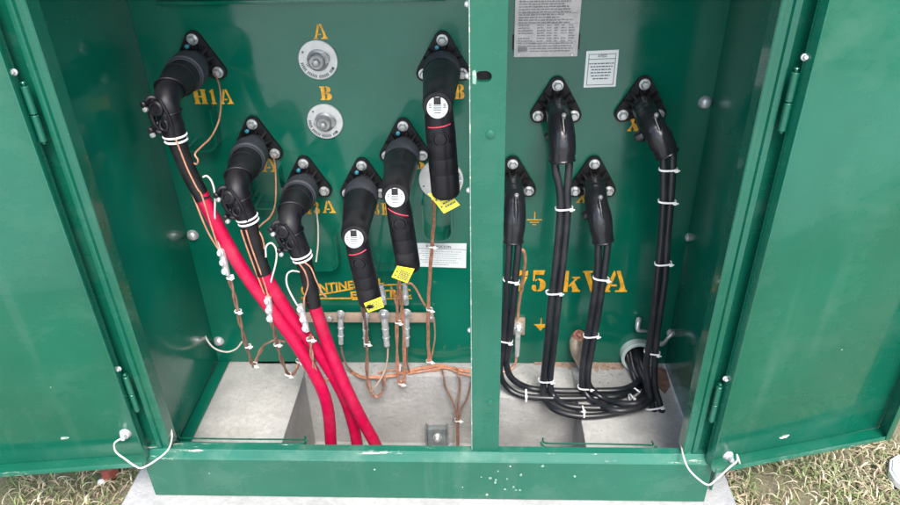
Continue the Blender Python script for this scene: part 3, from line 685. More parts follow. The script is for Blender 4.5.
def cable_elbow(c, B, path, neck_end, label):
    """load break elbow; c flange centre, B centre of the bend, path of the arm downwards"""
    t = thing('cable_elbow', label, 'cable elbow', (c[0], YP, c[2]), group='black cable elbows with banded necks on the left of the tank wall')
    flange(t, c)
    c0 = V((c[0], YP-.02, c[2])); Bv = V(B); ax = (Bv-c0)
    L = ax.length; ax.normalize()
    g = bmesh.new(); lathe(g, c0, ax, [(0, .029), (.02, .032), (.045, .0375), (.05, .038)], 32); lathe(g, c0 + ax*.0505, ax, [(0, .040), (.003, .0425), (.045, .0425), (.0475, .040), (.0485, .034)], 32); part('bushing_collar', g, M['collar'], t)
    g = bmesh.new(); lathe(g, c0, ax, [(.0985, .0385), (.1035, .0400), (.107, .0385)], 32); part('collar_ring', g, M['steel' if False else 'collar'], t, 'thin pale ring around the collar')
    P = [c0 + ax*.098, c0 + ax*(.098+.3*(L-.098)), c0 + ax*(L-.028)] + [V(p) for p in path]
    rr = [.0370, .0350, .0285] + [.0255, .0250, .0240, .023][:len(path)]
    g = bmesh.new(); sweep(g, P, rr, 8, 26); 
    for q_, q2_, r_ in ((P[2], P[3], .0320), (P[3]*.65+P[4]*.35, P[4], .0275), (P[1], P[2], .0366)): ring(g, q_, (q2_-q_).normalized(), r_-.0012, .0022, 1, 30, 6)
    body = part('elbow_body', g, M['rubber'], t)
    # grounding eyes and pulling eye on the outside of the arm
    p1, p2 = V(path[0]), V(path[-1]); dn = (p2-p1).normalized(); left = V((-1, -.35, 0)).normalized(); left = (left - dn*left.dot(dn)).normalized()
    g = bmesh.new()
    for k, (al, s_) in enumerate(((-.010, .010), (.045, .010))):
        cpt = p1 + dn*al + left*.026; ring(g, cpt, V((.3, -1, .1)), s_, .0055, 1, 20, 8); lathe(g, cpt + left*.012 + V((0, -.006, 0)), V((-.2, -1, .1)), [(-.004, .0065), (.009, .0065), (.011, .004)], 10)
    sweep(g, [p1 + left*.022 - dn*.02, p1 + left*.034 + dn*.008, p1 + left*.033 + dn*.035, p1 + left*.020 + dn*.060], [.0045, .006, .006, .0045], 5, 10)
    part('pulling_eye', g, M['rubber'], body)
    g = bmesh.new(); lathe(g, p1 + left*.012 + V((0, -.022, .002)), V((-.15, -1, .15)), [(-.01, .016), (.004, .016), (.007, .013), (.0072, .009), (.004, .008)], 24); ring(g, p1 + left*.006 + dn*.034 + V((0, -.024, 0)), V((-.1, -1, .2)), .0105, .0028, .8, 22, 8); sweep(g, [p1 - dn*.022 + V((.004, -.032, 0)), p1 + dn*.02 + V((.012, -.029, 0)), p1 + dn*.06 + V((.010, -.026, 0))], [.003, .0035, .002], 5, 8); part('test_point_cap', g, M['rubber'], body)
    g = bmesh.new(); 
    for k in (.0, .055): lathe(g, p1 + dn*k + left*.036 + V((0, -.012, .0)), V((-.3, -1, .2)), [(0, .0055), (.005, .0055), (.006, .003)], 8)
    part('eye_screw', g, M['steel'], body)
    # white band pair and neck
    for k in (0, .009):
        g = bmesh.new(); ring(g, p2 + dn*k*1.2, dn, .0236 - k*.1, .0025, 1, 30, 8); part('white_band', g, M['white'], t)
    N = [p2 - dn*.004] + [V(p) for p in neck_end]
    g = bmesh.new(); sweep(g, N, [.0225] + [.0185, .0178, .0176, .0176][:len(neck_end)], 6, 20); part('cable_neck', g, M['rubber2'], t)
    return t
cable_elbow((-0.5361,0.4824,0.7723), (-0.5183,0.235,0.7704), [(-0.5161,0.222,0.749), (-0.5164,0.222,0.7122), (-0.5145,0.222,0.6833)], [(-0.5106,0.22,0.65), (-0.5012,0.22,0.5938), (-0.4829,0.215,0.5353)],
            'black cable elbow highest on the left, below the stencilled H1A bushing mark')
cable_elbow((-0.4312,0.4824,0.5635), (-0.4087,0.235,0.567), [(-0.4059,0.222,0.5487), (-0.4014,0.222,0.5114), (-0.3945,0.222,0.4859)], [(-0.3903,0.22,0.4402), (-0.3854,0.22,0.3865), (-0.3779,0.215,0.3369)],
            'middle black cable elbow, second from the left side wall')
cable_elbow((-0.3169,0.4824,0.4571), (-0.3048,0.245,0.4786), [(-0.3025,0.232,0.4569), (-0.2945,0.232,0.4145), (-0.2871,0.232,0.3819)], [(-0.2798,0.23,0.3442), (-0.2764,0.23,0.2957), (-0.2729,0.225,0.2373)],
            'lowest black cable elbow, third from the left, beside the maker name')

def red_cable(path, r, label):
    g = bmesh.new(); sweep(g, path, r, 8, 22)
    o = finish(g, 'power_cable', M['red']); tag(o, label, 'power cable', 'thick red power cables from the left elbows into the pit'); return o
red_cable([(-0.4845,0.2155,0.5498), (-0.4777,0.2155,0.5175), (-0.4536,0.215,0.43), (-0.4196,0.21,0.3373), (-0.3773,0.21,0.2418), (-0.3267,0.21,0.1277), (-0.2845,0.205,0.0064), (-0.2702,0.2,-0.0836), (-0.2737,0.19,-0.2038), (-0.2805,0.18,-0.3321)], [.0160]*10, 'red power cable from the highest left elbow, leftmost of three at the pit')
red_cable([(-0.3801,0.2155,0.3534), (-0.3682,0.2155,0.3082), (-0.3309,0.22,0.2044), (-0.2821,0.23,0.0891), (-0.2373,0.235,-0.0446), (-0.2181,0.235,-0.1541), (-0.2084,0.22,-0.2546), (-0.2066,0.2,-0.3964)], [.0160]*8, 'red power cable from the middle elbow, between the other two at the pit')
red_cable([(-0.2754,0.2255,0.2578), (-0.2667,0.225,0.207), (-0.2488,0.225,0.0999), (-0.2167,0.21,-0.0147), (-0.1822,0.2,-0.1191), (-0.1499,0.19,-0.2061), (-0.1242,0.18,-0.3295)], [.0160]*7, 'red power cable from the lowest elbow, rightmost of the three at the pit')
# short black sleeves where jacket meets neck belong to the elbows

def arrester(c, B, E, r, label, emb=True, tilt=0, lab_r=.021):
    t = thing('elbow_arrester', label, 'arrester', (c[0], YP, c[2]), group='black elbow arresters hanging from the tank wall')
    flange(t, c)
    c0 = V((c[0], YP-.02, c[2])); Bv, Ev = V(B), V(E); ax = Bv-c0; L = ax.length; ax.normalize()
    g = bmesh.new(); lathe(g, c0, ax, [(0, .029), (.02, .032), (.038, .0375), (.042, .038)], 32); lathe(g, c0 + ax*.0425, ax, [(0, .040), (.003, .0425), (.050, .042), (.0525, .040)], 32); part('bushing_collar', g, M['collar'], t)
    g = bmesh.new(); lathe(g, c0, ax, [(.0945, .0405), (.098, .0415), (.101, .040)], 32); part('collar_ring', g, M['pvc'], t)
    g = bmesh.new(); lathe(g, c0, ax, [(.099, .040), (.13, .0385), (L-.03, .032), (L-.008, .0315), (L+.012, .0305), (L+.019, .028), (L+.0195, .0225)], 32)
    dn = (Ev-Bv); LL = dn.length; dn.normalize()
    lathe(g, Bv, dn, [(0, r*.9), (.02, r*.98), (.040, r)], 30)
    part('elbow_body', g, M['rubber'], t)
    g = bmesh.new(); prof = [(.022, r*.9), (.040, r), (.060, r*1.03)]
    for k in range(3):
        z_ = .075 + k*(LL-.10)/3; prof += [(z_, r*1.03), (z_+.0015, r*1.005), (z_+.003, r*1.02)]
    prof += [(LL-.014, r*1.02), (LL-.006, r*.97), (LL-.001, r*.82), (LL, r*.6)]
    lathe(g, Bv, dn, prof, 32); arm = part('arrester_housing', g, M['rubber'], t)
    # label disc on the end of the elbow, tipped a little upwards
    n = (ax*.96 + V((0, 0, .30))).normalized(); pc = Bv + ax*.0265
    a_, b_ = frame_for(n)
    g = bmesh.new(); lathe(g, pc, n, [(-.004, lab_r), (.0015, lab_r), (.0022, lab_r*.95)], 32); dsc = part('label_disc', g, M['disc'], t)
    up = V((0, 0, 1)); up = (up - n*up.dot(n)).normalized(); rt = up.cross(n).normalized(); rt = -rt if rt.x < 0 else rt
    def q4(g, x0_, z0_, x1_, z1_, off=.0026):
        base = pc + n*off; vs = [base + rt*x*lab_r + up*z*lab_r for x, z in ((x0_, z0_), (x1_, z0_), (x1_, z1_), (x0_, z1_))]
        va = [g.verts.new(v) for v in vs]; vb = [g.verts.new(v - n*.0006) for v in vs]; g.faces.new(va); g.faces.new(vb[::-1])
        for i in range(4): g.faces.new((va[i], va[(i+1) % 4], vb[(i+1) % 4], vb[i]))
    g = bmesh.new(); q4(g, -.34, .28, .34, .96); part('disc_notch', g, M['rubber2'], dsc)
    g = bmesh.new()
    for z_, w_ in ((.12, .36), (-.06, .40), (-.24, .36), (-.50, .30)): q4(g, -w_, z_, w_, z_+.09, .0028)
    for s_ in (-1, 1):
        for z_ in (.30, .14, -.02): q4(g, min(s_*.55, s_*.80), z_, max(s_*.55, s_*.80), z_+.08, .0028)
    part('disc_print', g, M['ink'], dsc)
    # embossed ring and red mark on the housing front
    f = V((0, -1, .35)); f = (f - dn*f.dot(dn)).normalized(); s_ = dn.cross(f).normalized()
    if emb:
        g = bmesh.new(); ring(g, Bv + dn*.066 + f*(r*.96), f, .0155, .0022, 1, 26, 6); lathe(g, Bv + dn*.066 + f*(r*.9), f, [(0, .013), (.0045, .012), (.005, .009)], 24); part('embossed_cap', g, M['rubber'], arm)
    g = bmesh.new(); pts = []
    for k in range(-6, 7):
        an = R(k*8); pts.append(Bv + dn*(.040 + (tilt*k*.0012)) + (f*math.cos(an) + s_*math.sin(an))*(r*1.002))
    sweep(g, pts, .0014, 2, 6); part('red_mark', g, M['redink'], arm)
    return t
arrester((-0.1676,0.4824,0.4505), (-0.1506,0.215,0.4476), (-0.13,0.215,0.2506), .0275, 'left of the three black arresters, hanging in front of the maker name', tilt=.6)
arrester((-0.0557,0.4824,0.5551), (-0.0506,0.215,0.5502), (-0.0326,0.215,0.3479), .0275, 'middle of the three black arresters, hanging left of the grey disc', tilt=-1.6)
arrester((0.0471,0.4824,0.7628), (0.0489,0.19,0.7582), (0.0602,0.185,0.5546), .0300, 'highest black arrester, hanging in front of the grey disc beside the post', tilt=.3)

# yellow tags
def ytag(corners, label):
    q = [V(c) for c in corners]; n = (q[1]-q[0]).cross(q[3]-q[0]).normalized()
    if n.y > 0: n = -n
    t = thing('yellow_tag', label, 'tag', q[0], group='yellow printed tags at the ends of the arresters')
    g = bmesh.new(); va = [g.verts.new(p + n*.0006) for p in q]; vb = [g.verts.new(p - n*.0006) for p in q]
    g.faces.new(va); g.faces.new(vb[::-1])
    for i in range(4): g.faces.new((va[i], va[(i+1) % 4], vb[(i+1) % 4], vb[i]))
    part('tag_sheet', g, M['yellow'], t)
    g = bmesh.new(); u, w = q[1]-q[0], q[3]-q[0]; rn = random.Random(int(abs(q[0].x)*1e4))
    def pt(f, h): return q[0] + u*f + w*h + n*.0013
    for i in range(5):
        h = .18 + i*.15; f = .30
        while f < .92:
            ff = min(.92, f + rn.uniform(.05, .14)); vs = [g.verts.new(pt(*c_)) for c_ in ((f, h), (ff, h), (ff, h+.06), (f, h+.06))]
            vb_ = [g.verts.new(v.co - n*.0004) for v in vs]; g.faces.new(vs); g.faces.new(vb_[::-1])
            for k in range(4): g.faces.new((vs[k], vs[(k+1) % 4], vb_[(k+1) % 4], vb_[k]))
            f = ff+.04
    for h in (.28, .62): lathe(g, pt(.14, h), n, [(-.0004, .0022), (.0003, .0020)], 10)
    part('tag_print', g, M['ink'], t)
ytag([(-0.0721,0.195,0.3414), (-0.0356,0.195,0.3247), (-0.0158,0.18,0.3728), (-0.0553,0.18,0.3809)], 'yellow tag under the middle arrester, above the paired copper wires')
ytag([(-0.1355,0.195,0.2397), (-0.0956,0.195,0.256), (-0.099,0.185,0.2919), (-0.1408,0.185,0.2732)], 'yellow tag under the left arrester, lying in front of the ground bar')
ytag([(0.0551,0.18,0.5149), (0.0901,0.18,0.5354), (0.0667,0.19,0.5616), (0.0214,0.19,0.5583)], 'yellow tag tilted under the highest arrester, beside the post')

# ------------------------------------------------------------------ low voltage lugs with boots
def lug_boot(c, path, rr, label, nub):
    t = thing('terminal_boot', label, 'terminal boot', (c[0], YP, c[2]), group='black terminal boots right of the post')
    fl = flange(t, c, .050, .019, plug=False)
    fl_c = V((c[0], YP-.03, c[2]))
    P = [fl_c, fl_c + V((0, -.03, -.004))] + [V(p) for p in path]
    g = bmesh.new(); pts = sweep(g, P, [.028, .0275] + rr, 8, 24, cap=False, wob=.0006)
    # open bottom: inner skin and rolled edge
    e = V(path[-1]); d = (e - V(path[-2])).normalized()
    ring(g, e, d, rr[-1]*.99, .0026, 1, 26, 8)
    # seam ridge and side nub
    p1, p2 = V(path[0]), V(path[1]); 
    sweep(g, [p1 + V((.002, -rr[0]*.96, .02)), (p1+p2)/2 + V((.003, -rr[0]*1.02, .008)), p2 + V((.003, -rr[1]*.98, 0))], [.004, .0065, .003], 5, 10)
    lathe(g, p1 + V((-rr[0]*.62, -.008, -.030)), V((-1, -.2, -.35)), [(-.014, .016), (0, .015), (.010, .012), (.016, .008)], 16)
    part('boot', g, M['boot'], t)
    g = bmesh.new(); lathe(g, p1 + V((.004, -rr[0]*.98, .024)), (0, -.6, 1), [(-.006, .0052), (.006, .0055), (.009, .003)], 10); part('boot_pin', g, M['knob'], t)
    g = bmesh.new(); lathe(g, e - d*.012, d, [(0, rr[-1]*.9), (.002, rr[-1]*.9)], 20); part('cable_packing', g, M['rubber2'], t)
    return t
lug_boot((0.3189,0.4824,0.6554), [(0.3195,0.39,0.6433), (0.3229,0.36,0.6108), (0.3247,0.35,0.5653)], [.030, .0315, .0300], 'upper left terminal boot, directly below the rating plate', 0)
lug_boot((0.5232,0.4824,0.6558), [(0.5264,0.39,0.6414), (0.5435,0.36,0.6162), (0.5646,0.35,0.5785)], [.029, .030, .0265], 'terminal boot farthest right, leaning right under the notice sticker', 0)
lug_boot((0.4231,0.4824,0.4526), [(0.4209,0.39,0.4357), (0.4291,0.36,0.4013), (0.4399,0.35,0.3475)], [.028, .0295, .0255], 'lower terminal boot in front of the letter X, left of the rightmost cables', 0)
lug_boot((0.2176,0.4824,0.4539), [(0.2186,0.39,0.4422), (0.2182,0.36,0.4021), (0.2167,0.35,0.348)], [.028, .029, .025], 'terminal boot partly hidden by the centre post', 0)

RB = .0092
def lv_cable(path, label, grp='black low voltage cables right of the post', r=RB, mat='pvc'):
    path = [path[0]] + [tuple(V(p) + V((random.uniform(-.0018, .0018), random.uniform(-.0018, .0018), 0))) for p in path[1:-1]] + [path[-1]]
    g = bmesh.new(); sweep(g, path, r, 8, 14)
    tag(finish(g, 'low_voltage_cable', M[mat]), label, 'cable', grp)
zl = -.145
lv_cable([(0.3076,0.352,0.5846), (0.3114,0.345,0.5474), (0.3235,0.34,0.493), (0.3276,0.34,0.4261), (0.3272,0.34,0.313), (0.3206,0.34,0.1599), (0.3153,0.34,0.0095), (0.3122,0.335,-0.1013), (0.319,0.32,-0.1512), (0.345,0.2732,-0.148), (0.4081,0.2508,-0.148), (0.491,0.2593,-0.148), (0.5611,0.2851,-0.146), (0.6102,0.37,-0.1529), (0.5987,0.43,-0.1219), (0.5927,0.47,-0.1021)], 'left cable of the pair from the upper left boot, looping along the floor')
lv_cable([(0.3399,0.352,0.5843), (0.3416,0.345,0.5472), (0.3424,0.34,0.4929), (0.3445,0.34,0.4261), (0.3446,0.34,0.313), (0.3389,0.34,0.16), (0.3344,0.34,0.0096), (0.3309,0.335,-0.0864), (0.3414,0.325,-0.1405), (0.3748,0.2931,-0.148), (0.4398,0.282,-0.148), (0.5171,0.2846,-0.146), (0.5694,0.3025,-0.14), (0.6206,0.38,-0.1504), (0.6056,0.43,-0.1067), (0.5977,0.47,-0.0945)], 'right cable of the pair from the upper left boot, looping along the floor')
lv_cable([(0.4267,0.352,0.3607), (0.4289,0.345,0.3245), (0.4331,0.345,0.2502), (0.4298,0.345,0.1405), (0.4236,0.345,0.0234), (0.4204,0.34,-0.0828), (0.4283,0.33,-0.1293), (0.4539,0.3037,-0.146), (0.4995,0.2561,-0.13), (0.5599,0.2624,-0.128), (0.6053,0.2961,-0.13), (0.6247,0.4,-0.1491), (0.599,0.44,-0.1076), (0.5903,0.475,-0.0986)], 'left cable of the pair from the lower boot, crossing over the others on the floor')
lv_cable([(0.4513,0.352,0.3606), (0.4512,0.345,0.3244), (0.4508,0.345,0.2502), (0.4481,0.345,0.1405), (0.4398,0.345,0.0234), (0.4359,0.34,-0.0681), (0.4446,0.335,-0.1151), (0.4782,0.3179,-0.144), (0.5248,0.2775,-0.128), (0.5735,0.2794,-0.122), (0.622,0.36,-0.1513), (0.6177,0.42,-0.1284), (0.6103,0.47,-0.102)], 'right cable of the pair from the lower boot, crossing over the others on the floor')
lv_cable([(0.209,0.352,0.3613), (0.2071,0.345,0.3249), (0.2063,0.345,0.2503), (0.2009,0.345,0.14), (0.1954,0.345,0.0048), (0.1912,0.345,-0.0741), (0.2092,0.345,-0.126), (0.249,0.3322,-0.148), (0.333,0.3208,-0.148), (0.4455,0.3219,-0.148), (0.5362,0.3287,-0.146), (0.6013,0.39,-0.1633), (0.588,0.43,-0.1296), (0.5809,0.47,-0.1022)], 'left cable of the pair from the boot behind the post')
lv_cable([(0.2289,0.352,0.3612), (0.2296,0.345,0.3248), (0.2268,0.345,0.2503), (0.2194,0.345,0.14), (0.2119,0.345,0.0049), (0.2107,0.35,-0.0564), (0.2289,0.352,-0.1058), (0.2794,0.3616,-0.148), (0.3642,0.3498,-0.148), (0.461,0.3507,-0.148), (0.5472,0.3577,-0.146), (0.6065,0.4,-0.1416), (0.5999,0.44,-0.1152), (0.5933,0.475,-0.0986)], 'right cable of the pair from the boot behind the post')
lv_cable([(0.554,0.352,0.5925), (0.5604,0.345,0.5508), (0.5688,0.34,0.4654), (0.5791,0.34,0.3557), (0.5851,0.34,0.2382), (0.589,0.335,0.0827), (0.5922,0.33,-0.0334), (0.5998,0.31,-0.1059), (0.6153,0.29,-0.1539), (0.6283,0.28,-0.1857)], 'left cable of the rightmost pair, cut off at the floor')
lv_cable([(0.5767,0.352,0.5924), (0.5788,0.345,0.5506), (0.5853,0.34,0.4653), (0.5961,0.34,0.3557), (0.6028,0.34,0.2382), (0.6075,0.335,0.0828), (0.6111,0.33,-0.0333), (0.618,0.31,-0.0985), (0.633,0.29,-0.1425), (0.6438,0.28,-0.1779)], 'right cable of the rightmost pair, cut off at the floor')
lv_cable([(0.5706,0.475,-0.1063), (0.5813,0.44,-0.1305), (0.5955,0.39,-0.1634), (0.6103,0.33,-0.1769), (0.6236,0.3,-0.1786)], 'short black cable dropping from the conduit mouth to the floor')

# conduit mouth
t = thing('conduit_mouth', 'pale plastic conduit mouth on the tank wall with black cables running in', 'conduit', (0.6052,0.4824,-0.1122))
q = V((0.6037,0.4824,-0.1122)); g = bmesh.new()
lathe(g, (q.x, YP-.0004, q.z), (0, -1, .06), [(0, .050), (.028, .050), (.030, .048), (.030, .041), (.004, .041)], 36, cap=False); part('conduit_rim', g, M['conduit'], t)
g = bmesh.new(); lathe(g, (q.x, YP-.0006, q.z), (0, -1, .06), [(0, .041), (.003, .041)], 30); part('conduit_throat', g, M['rubber2'], t)
# bent bracket beside the conduit
g = bmesh.new(); sweep(g, [(0.5939,0.474,0.0162), (0.5887,0.46,0.0123), (0.5888,0.45,-0.0052), (0.6106,0.455,-0.0125), (0.6296,0.47,-0.0239)], [.008, .0075, .006, .004, .004], 5, 10)
tag(finish(g, 'bent_bracket', M['tin']), 'small bent steel strap on the wall above the conduit mouth', 'bracket')
g = bmesh.new(); sweep(g, [(0.6627,0.455,-0.0597), (0.6656,0.44,-0.0441), (0.6709,0.43,-0.0181), (0.686,0.44,-0.0079), (0.7049,0.47,-0.0273)], [.008, .006, .005, .007, .005], 5, 10)
tag(finish(g, 'stud_link', M['tin']), 'bent steel stud sticking out of the wall right of the rightmost cables', 'stud')
# drain valve
t = thing('drain_valve', 'stubby drain valve smeared with red sealant low on the wall', 'valve', (0.4279,0.4824,-0.0864))
g = bmesh.new(); sweep(g, [(0.4221,0.478,-0.0567), (0.4151,0.45,-0.0495), (0.418,0.435,-0.0745), (0.435,0.43,-0.1153)], [.019, .019, .018, .014], 6, 18); part('valve_body', g, M['brass'], t)
g = bmesh.new(); lathe(g, (0.4231,0.455,-0.0314), (.1, -.5, .8), [(-.012, .019), (.002, .0185), (.006, .015), (.0062, .012), (.000, .010)], 18); lathe(g, (0.4231,0.455,-0.0314), (.1, -.5, .8), [(-.004, .008), (.012, .007), (.013, .004)], 6); part('valve_top', g, M['redlead'], t)
g = bmesh.new(); lathe(g, (0.4385,0.43,-0.1229), (.3, -.3, -1), [(-.005, .014), (.010, .013)], 14); part('valve_outlet', g, M['conduit'], t)
# earthing pad with lug
t = thing('earthing_pad', 'square steel earthing pad with a copper wire bolted on, right of the post', 'earthing pad', (0.2434,0.47,-0.0035))
q = V((0.2458,0.4824,-0.0128)); g = bmesh.new(); box(g, (q.x-.021, YP-.012, q.z-.028), (q.x+.021, YP-.0005, q.z+.030), .0015); part('pad_plate', g, M['bar'], t)
g = bmesh.new(); bolt(g, (q.x+.002, YP-.022, q.z+.004), (0, -1, 0), .013, .014); lathe(g, (q.x+.002, YP-.0125, q.z+.004), (0, -1, 0), [(0, .015), (.010, .014)], 16); part('pad_bolt', g, M['tin'], t)
g = bmesh.new(); sweep(g, [(0.2455,0.45,-0.0136), (0.2455,0.45,-0.0614), (0.2453,0.45,-0.1028)], [.0085, .008, .0065], 4, 12); part('lug_barrel', g, M['tin'], t)

# ------------------------------------------------------------------ wires
def wire(path, r, mat, label, name='copper_wire', grp='bare copper earth wires inside the cabinet', cat='wire', twist=0, strands=1):
    g = bmesh.new()
    if strands == 1: sweep(g, path, r, 7, 8)
    else:
        P = catmull([V(p) for p in path], 10)
        for s in range(strands):
            Q = []
            for i, p in enumerate(P):
                tt = (P[min(i+1, len(P)-1)] - P[max(i-1, 0)]).normalized(); a, b = frame_for(tt)
                an = i*twist + 2*math.pi*s/strands; Q.append(p + (a*math.cos(an)+b*math.sin(an))*r*1.05)
            sweep(g, Q, r, 1, 7, smooth=False)
    o = finish(g, name, M[mat]); tag(o, label, cat, grp); return o
# left elbows: drain wires
wire([(-0.4969,0.46,0.7495), (-0.4751,0.42,0.7325), (-0.4623,0.38,0.7071), (-0.4565,0.33,0.677), (-0.4664,0.29,0.652), (-0.4766,0.25,0.6445), (-0.4822,0.225,0.6385), (-0.4773,0.222,0.6258), (-0.485,0.225,0.6152), (-0.4983,0.22,0.6268)], .0020, 'copper', 'thin copper wire curving from the highest left elbow flange down to its neck')
wire([(-0.5155,0.205,0.6876), (-0.5121,0.205,0.6562), (-0.5063,0.205,0.6053), (-0.498,0.205,0.5427), (-0.4856,0.205,0.4619), (-0.4672,0.205,0.4038)], .0020, 'copper', 'copper wire along the outer side of the highest left elbow neck')
wire([(-0.5051,0.2,0.6872), (-0.5011,0.2,0.6581), (-0.4942,0.2,0.6121), (-0.4837,0.2,0.5694), (-0.4768,0.2,0.55), (-0.4722,0.2,0.4852), (-0.4663,0.2,0.4121)], .0020, 'copper', 'copper wire down the front of the highest left elbow neck to its connector')
wire([(-0.3876,0.46,0.5426), (-0.3783,0.43,0.5201), (-0.3675,0.38,0.4912), (-0.3584,0.32,0.4665), (-0.3584,0.27,0.4604), (-0.3696,0.24,0.458), (-0.3756,0.225,0.4531), (-0.3687,0.222,0.4337), (-0.3688,0.222,0.4043), (-0.3821,0.215,0.3977)], .0020, 'copper', 'thin copper wire curving from the middle elbow flange down to its neck')
wire([(-0.4075,0.205,0.4617), (-0.403,0.205,0.4224), (-0.3956,0.205,0.371), (-0.3865,0.205,0.3123), (-0.3785,0.205,0.2572)], .0020, 'copper', 'copper wire along the outer side of the middle elbow neck')
wire([(-0.3941,0.2,0.4644), (-0.3909,0.2,0.4305), (-0.3848,0.2,0.385), (-0.376,0.2,0.3241), (-0.3712,0.2,0.2637)], .0020, 'copper', 'copper wire down the front of the middle elbow neck to its connector')
wire([(-0.2947,0.45,0.3916), (-0.2876,0.42,0.3572), (-0.2895,0.4,0.3084), (-0.2928,0.37,0.2746)], .0020, 'whitewire', 'pale straight wire hanging behind the lowest elbow, under the 3A mark')
wire([(-0.2905,0.21,0.3733), (-0.2776,0.21,0.3457), (-0.2753,0.21,0.309), (-0.2906,0.21,0.2656), (-0.2941,0.21,0.2209)], .0020, 'copper', 'copper wire around the lowest elbow neck to its connector')
wire([(-0.2763,0.21,0.3733), (-0.262,0.21,0.3568), (-0.2543,0.21,0.3232), (-0.2441,0.21,0.2889), (-0.2361,0.21,0.2744)], .0018, 'copper', 'short copper wire crossing in front of the lowest elbow neck')
wire([(-0.4672,0.205,0.5932), (-0.4579,0.205,0.5955), (-0.4498,0.205,0.5812), (-0.45,0.205,0.5474), (-0.4621,0.205,0.4876), (-0.4658,0.205,0.4225), (-0.4649,0.205,0.4038)], .0021, 'whitewire', 'white jumper hooked from the highest elbow neck down to a connector', 'white_jumper', 'white jumper wires of the left elbows')
wire([(-0.3619,0.205,0.3901), (-0.3575,0.205,0.4169), (-0.3442,0.205,0.4275), (-0.3351,0.205,0.4116), (-0.3405,0.205,0.3765), (-0.3648,0.205,0.3123), (-0.3757,0.205,0.2748)], .0021, 'whitewire', 'white jumper hooked like a cane beside the middle elbow neck', 'white_jumper', 'white jumper wires of the left elbows')
wire([(-0.2926,0.22,0.3393), (-0.3065,0.205,0.3517), (-0.3199,0.205,0.3405), (-0.324,0.205,0.3123), (-0.3149,0.205,0.2749), (-0.3044,0.205,0.2455)], .0021, 'whitewire', 'white jumper bowed outwards beside the lowest elbow neck', 'white_jumper', 'white jumper wires of the left elbows')
def split(q0, q1, label):
    t = thing('crimp_connector', label, 'connector', q0, group='tinned crimp connectors on the left drain wires')
    q0, q1 = V(q0), V(q1); d = (q1-q0).normalized(); g = bmesh.new()
    sweep(g, [q0, q0*.5+q1*.5, q1], [.0075, .0085, .0070], 4, 12); part('connector_body', g, M['tin'], t)
    for k in (.12, .5, .85):
        g = bmesh.new(); bolt(g, q0*(1-k)+q1*k + V((0, -.0075, .002)), (0, -1, .2), .0068, .007); part('clamp_bolt', g, M['tin'], t)
split((-0.4611,0.2,0.4148), (-0.4602,0.2,0.3466), 'tinned crimp connector in front of the leftmost red cable, highest of three')
split((-0.3733,0.2,0.2812), (-0.3773,0.2,0.2099), 'tinned crimp connector in front of the second red cable, middle of three')
split((-0.2992,0.2,0.2579), (-0.2924,0.2,0.1796), 'tinned crimp connector left of the third red cable, lowest of three')
# brown earth tails from the connectors
def mixp(*a): return list(a)
wire([(-0.4576,0.2,0.3354), (-0.4591,0.21,0.28), (-0.4681,0.23,0.1966), (-0.4798,0.26,0.1101), (-0.4933,0.3,0.0239), (-0.5068,0.34,-0.0525), (-0.5031,0.38,-0.0492), (-0.4951,0.42,-0.041)], .0028, 'oldcopper', 'dull copper tail under the highest crimp connector, dipping in a V near the floor', strands=2, twist=.35)
wire([(-0.4951,0.42,-0.041), (-0.4635,0.43,-0.0303), (-0.435,0.43,-0.0375)], .0030, 'oldcopper', 'short dull copper link between the two V shaped tails behind the red cables')
wire([(-0.3758,0.2,0.2039), (-0.389,0.24,0.1197), (-0.3999,0.28,0.027), (-0.4037,0.32,-0.0639), (-0.3898,0.34,-0.0738), (-0.3796,0.37,-0.0549)], .0028, 'oldcopper', 'dull copper tail under the middle crimp connector, ending in a small hook', strands=2, twist=.35)
wire([(-0.2865,0.2,0.1672), (-0.29,0.2,0.1199), (-0.2893,0.2,0.0646), (-0.2799,0.21,0.0089), (-0.2667,0.22,0.0035), (-0.2632,0.24,0.0204), (-0.2746,0.25,0.0527)], .0026, 'oldcopper', 'dull copper tail looping between the second and third red cables', strands=2, twist=.35)
# wires under the arresters
wire([(0.0297,0.22,0.5327), (0.0249,0.3,0.4484), (0.0113,0.38,0.3194), (-0.0049,0.42,0.153), (-0.0137,0.43,0.0079), (-0.0163,0.44,-0.1228)], .0026, 'copper', 'long twisted copper wire from the highest arrester straight down past the warning sticker', strands=3, twist=.32)
wire([(0.0049,0.43,0.0506), (0.0054,0.435,-0.0139), (-0.0026,0.44,-0.0733), (-0.0133,0.44,-0.1227)], .0023, 'copper', 'short copper wire beside the long twisted one, just above the floor')
wire([(-0.0595,0.22,0.3392), (-0.0702,0.3,0.2493), (-0.0916,0.38,0.1142), (-0.102,0.4,-0.0231), (-0.1059,0.4,-0.1352), (-0.0995,0.4,-0.178), (-0.0888,0.4,-0.1467), (-0.0819,0.4,-0.023), (-0.0779,0.38,0.1142), (-0.0681,0.3,0.2432)], .0027, 'copper', 'long loop of copper wire hanging below the middle arrester', strands=2, twist=.3)
wire([(-0.0775,0.43,-0.0544), (-0.0806,0.43,-0.1109), (-0.074,0.43,-0.1573)], .0028, 'oldcopper', 'dull copper tail under the right lug of the ground bar')
wire([(-0.1104,0.43,0.1595), (-0.1022,0.43,0.1125), (-0.0949,0.42,0.0785)], .0026, 'copper', 'short copper wire slanting behind the middle arrester tag')
wire([(-0.0729,0.44,0.1529), (-0.0573,0.43,0.1694), (-0.0416,0.43,0.1496), (-0.0241,0.43,0.1058), (-0.0065,0.44,0.0642)], .0030, 'copper', 'bent copper wire from the upright connector down to the right end of the bar')
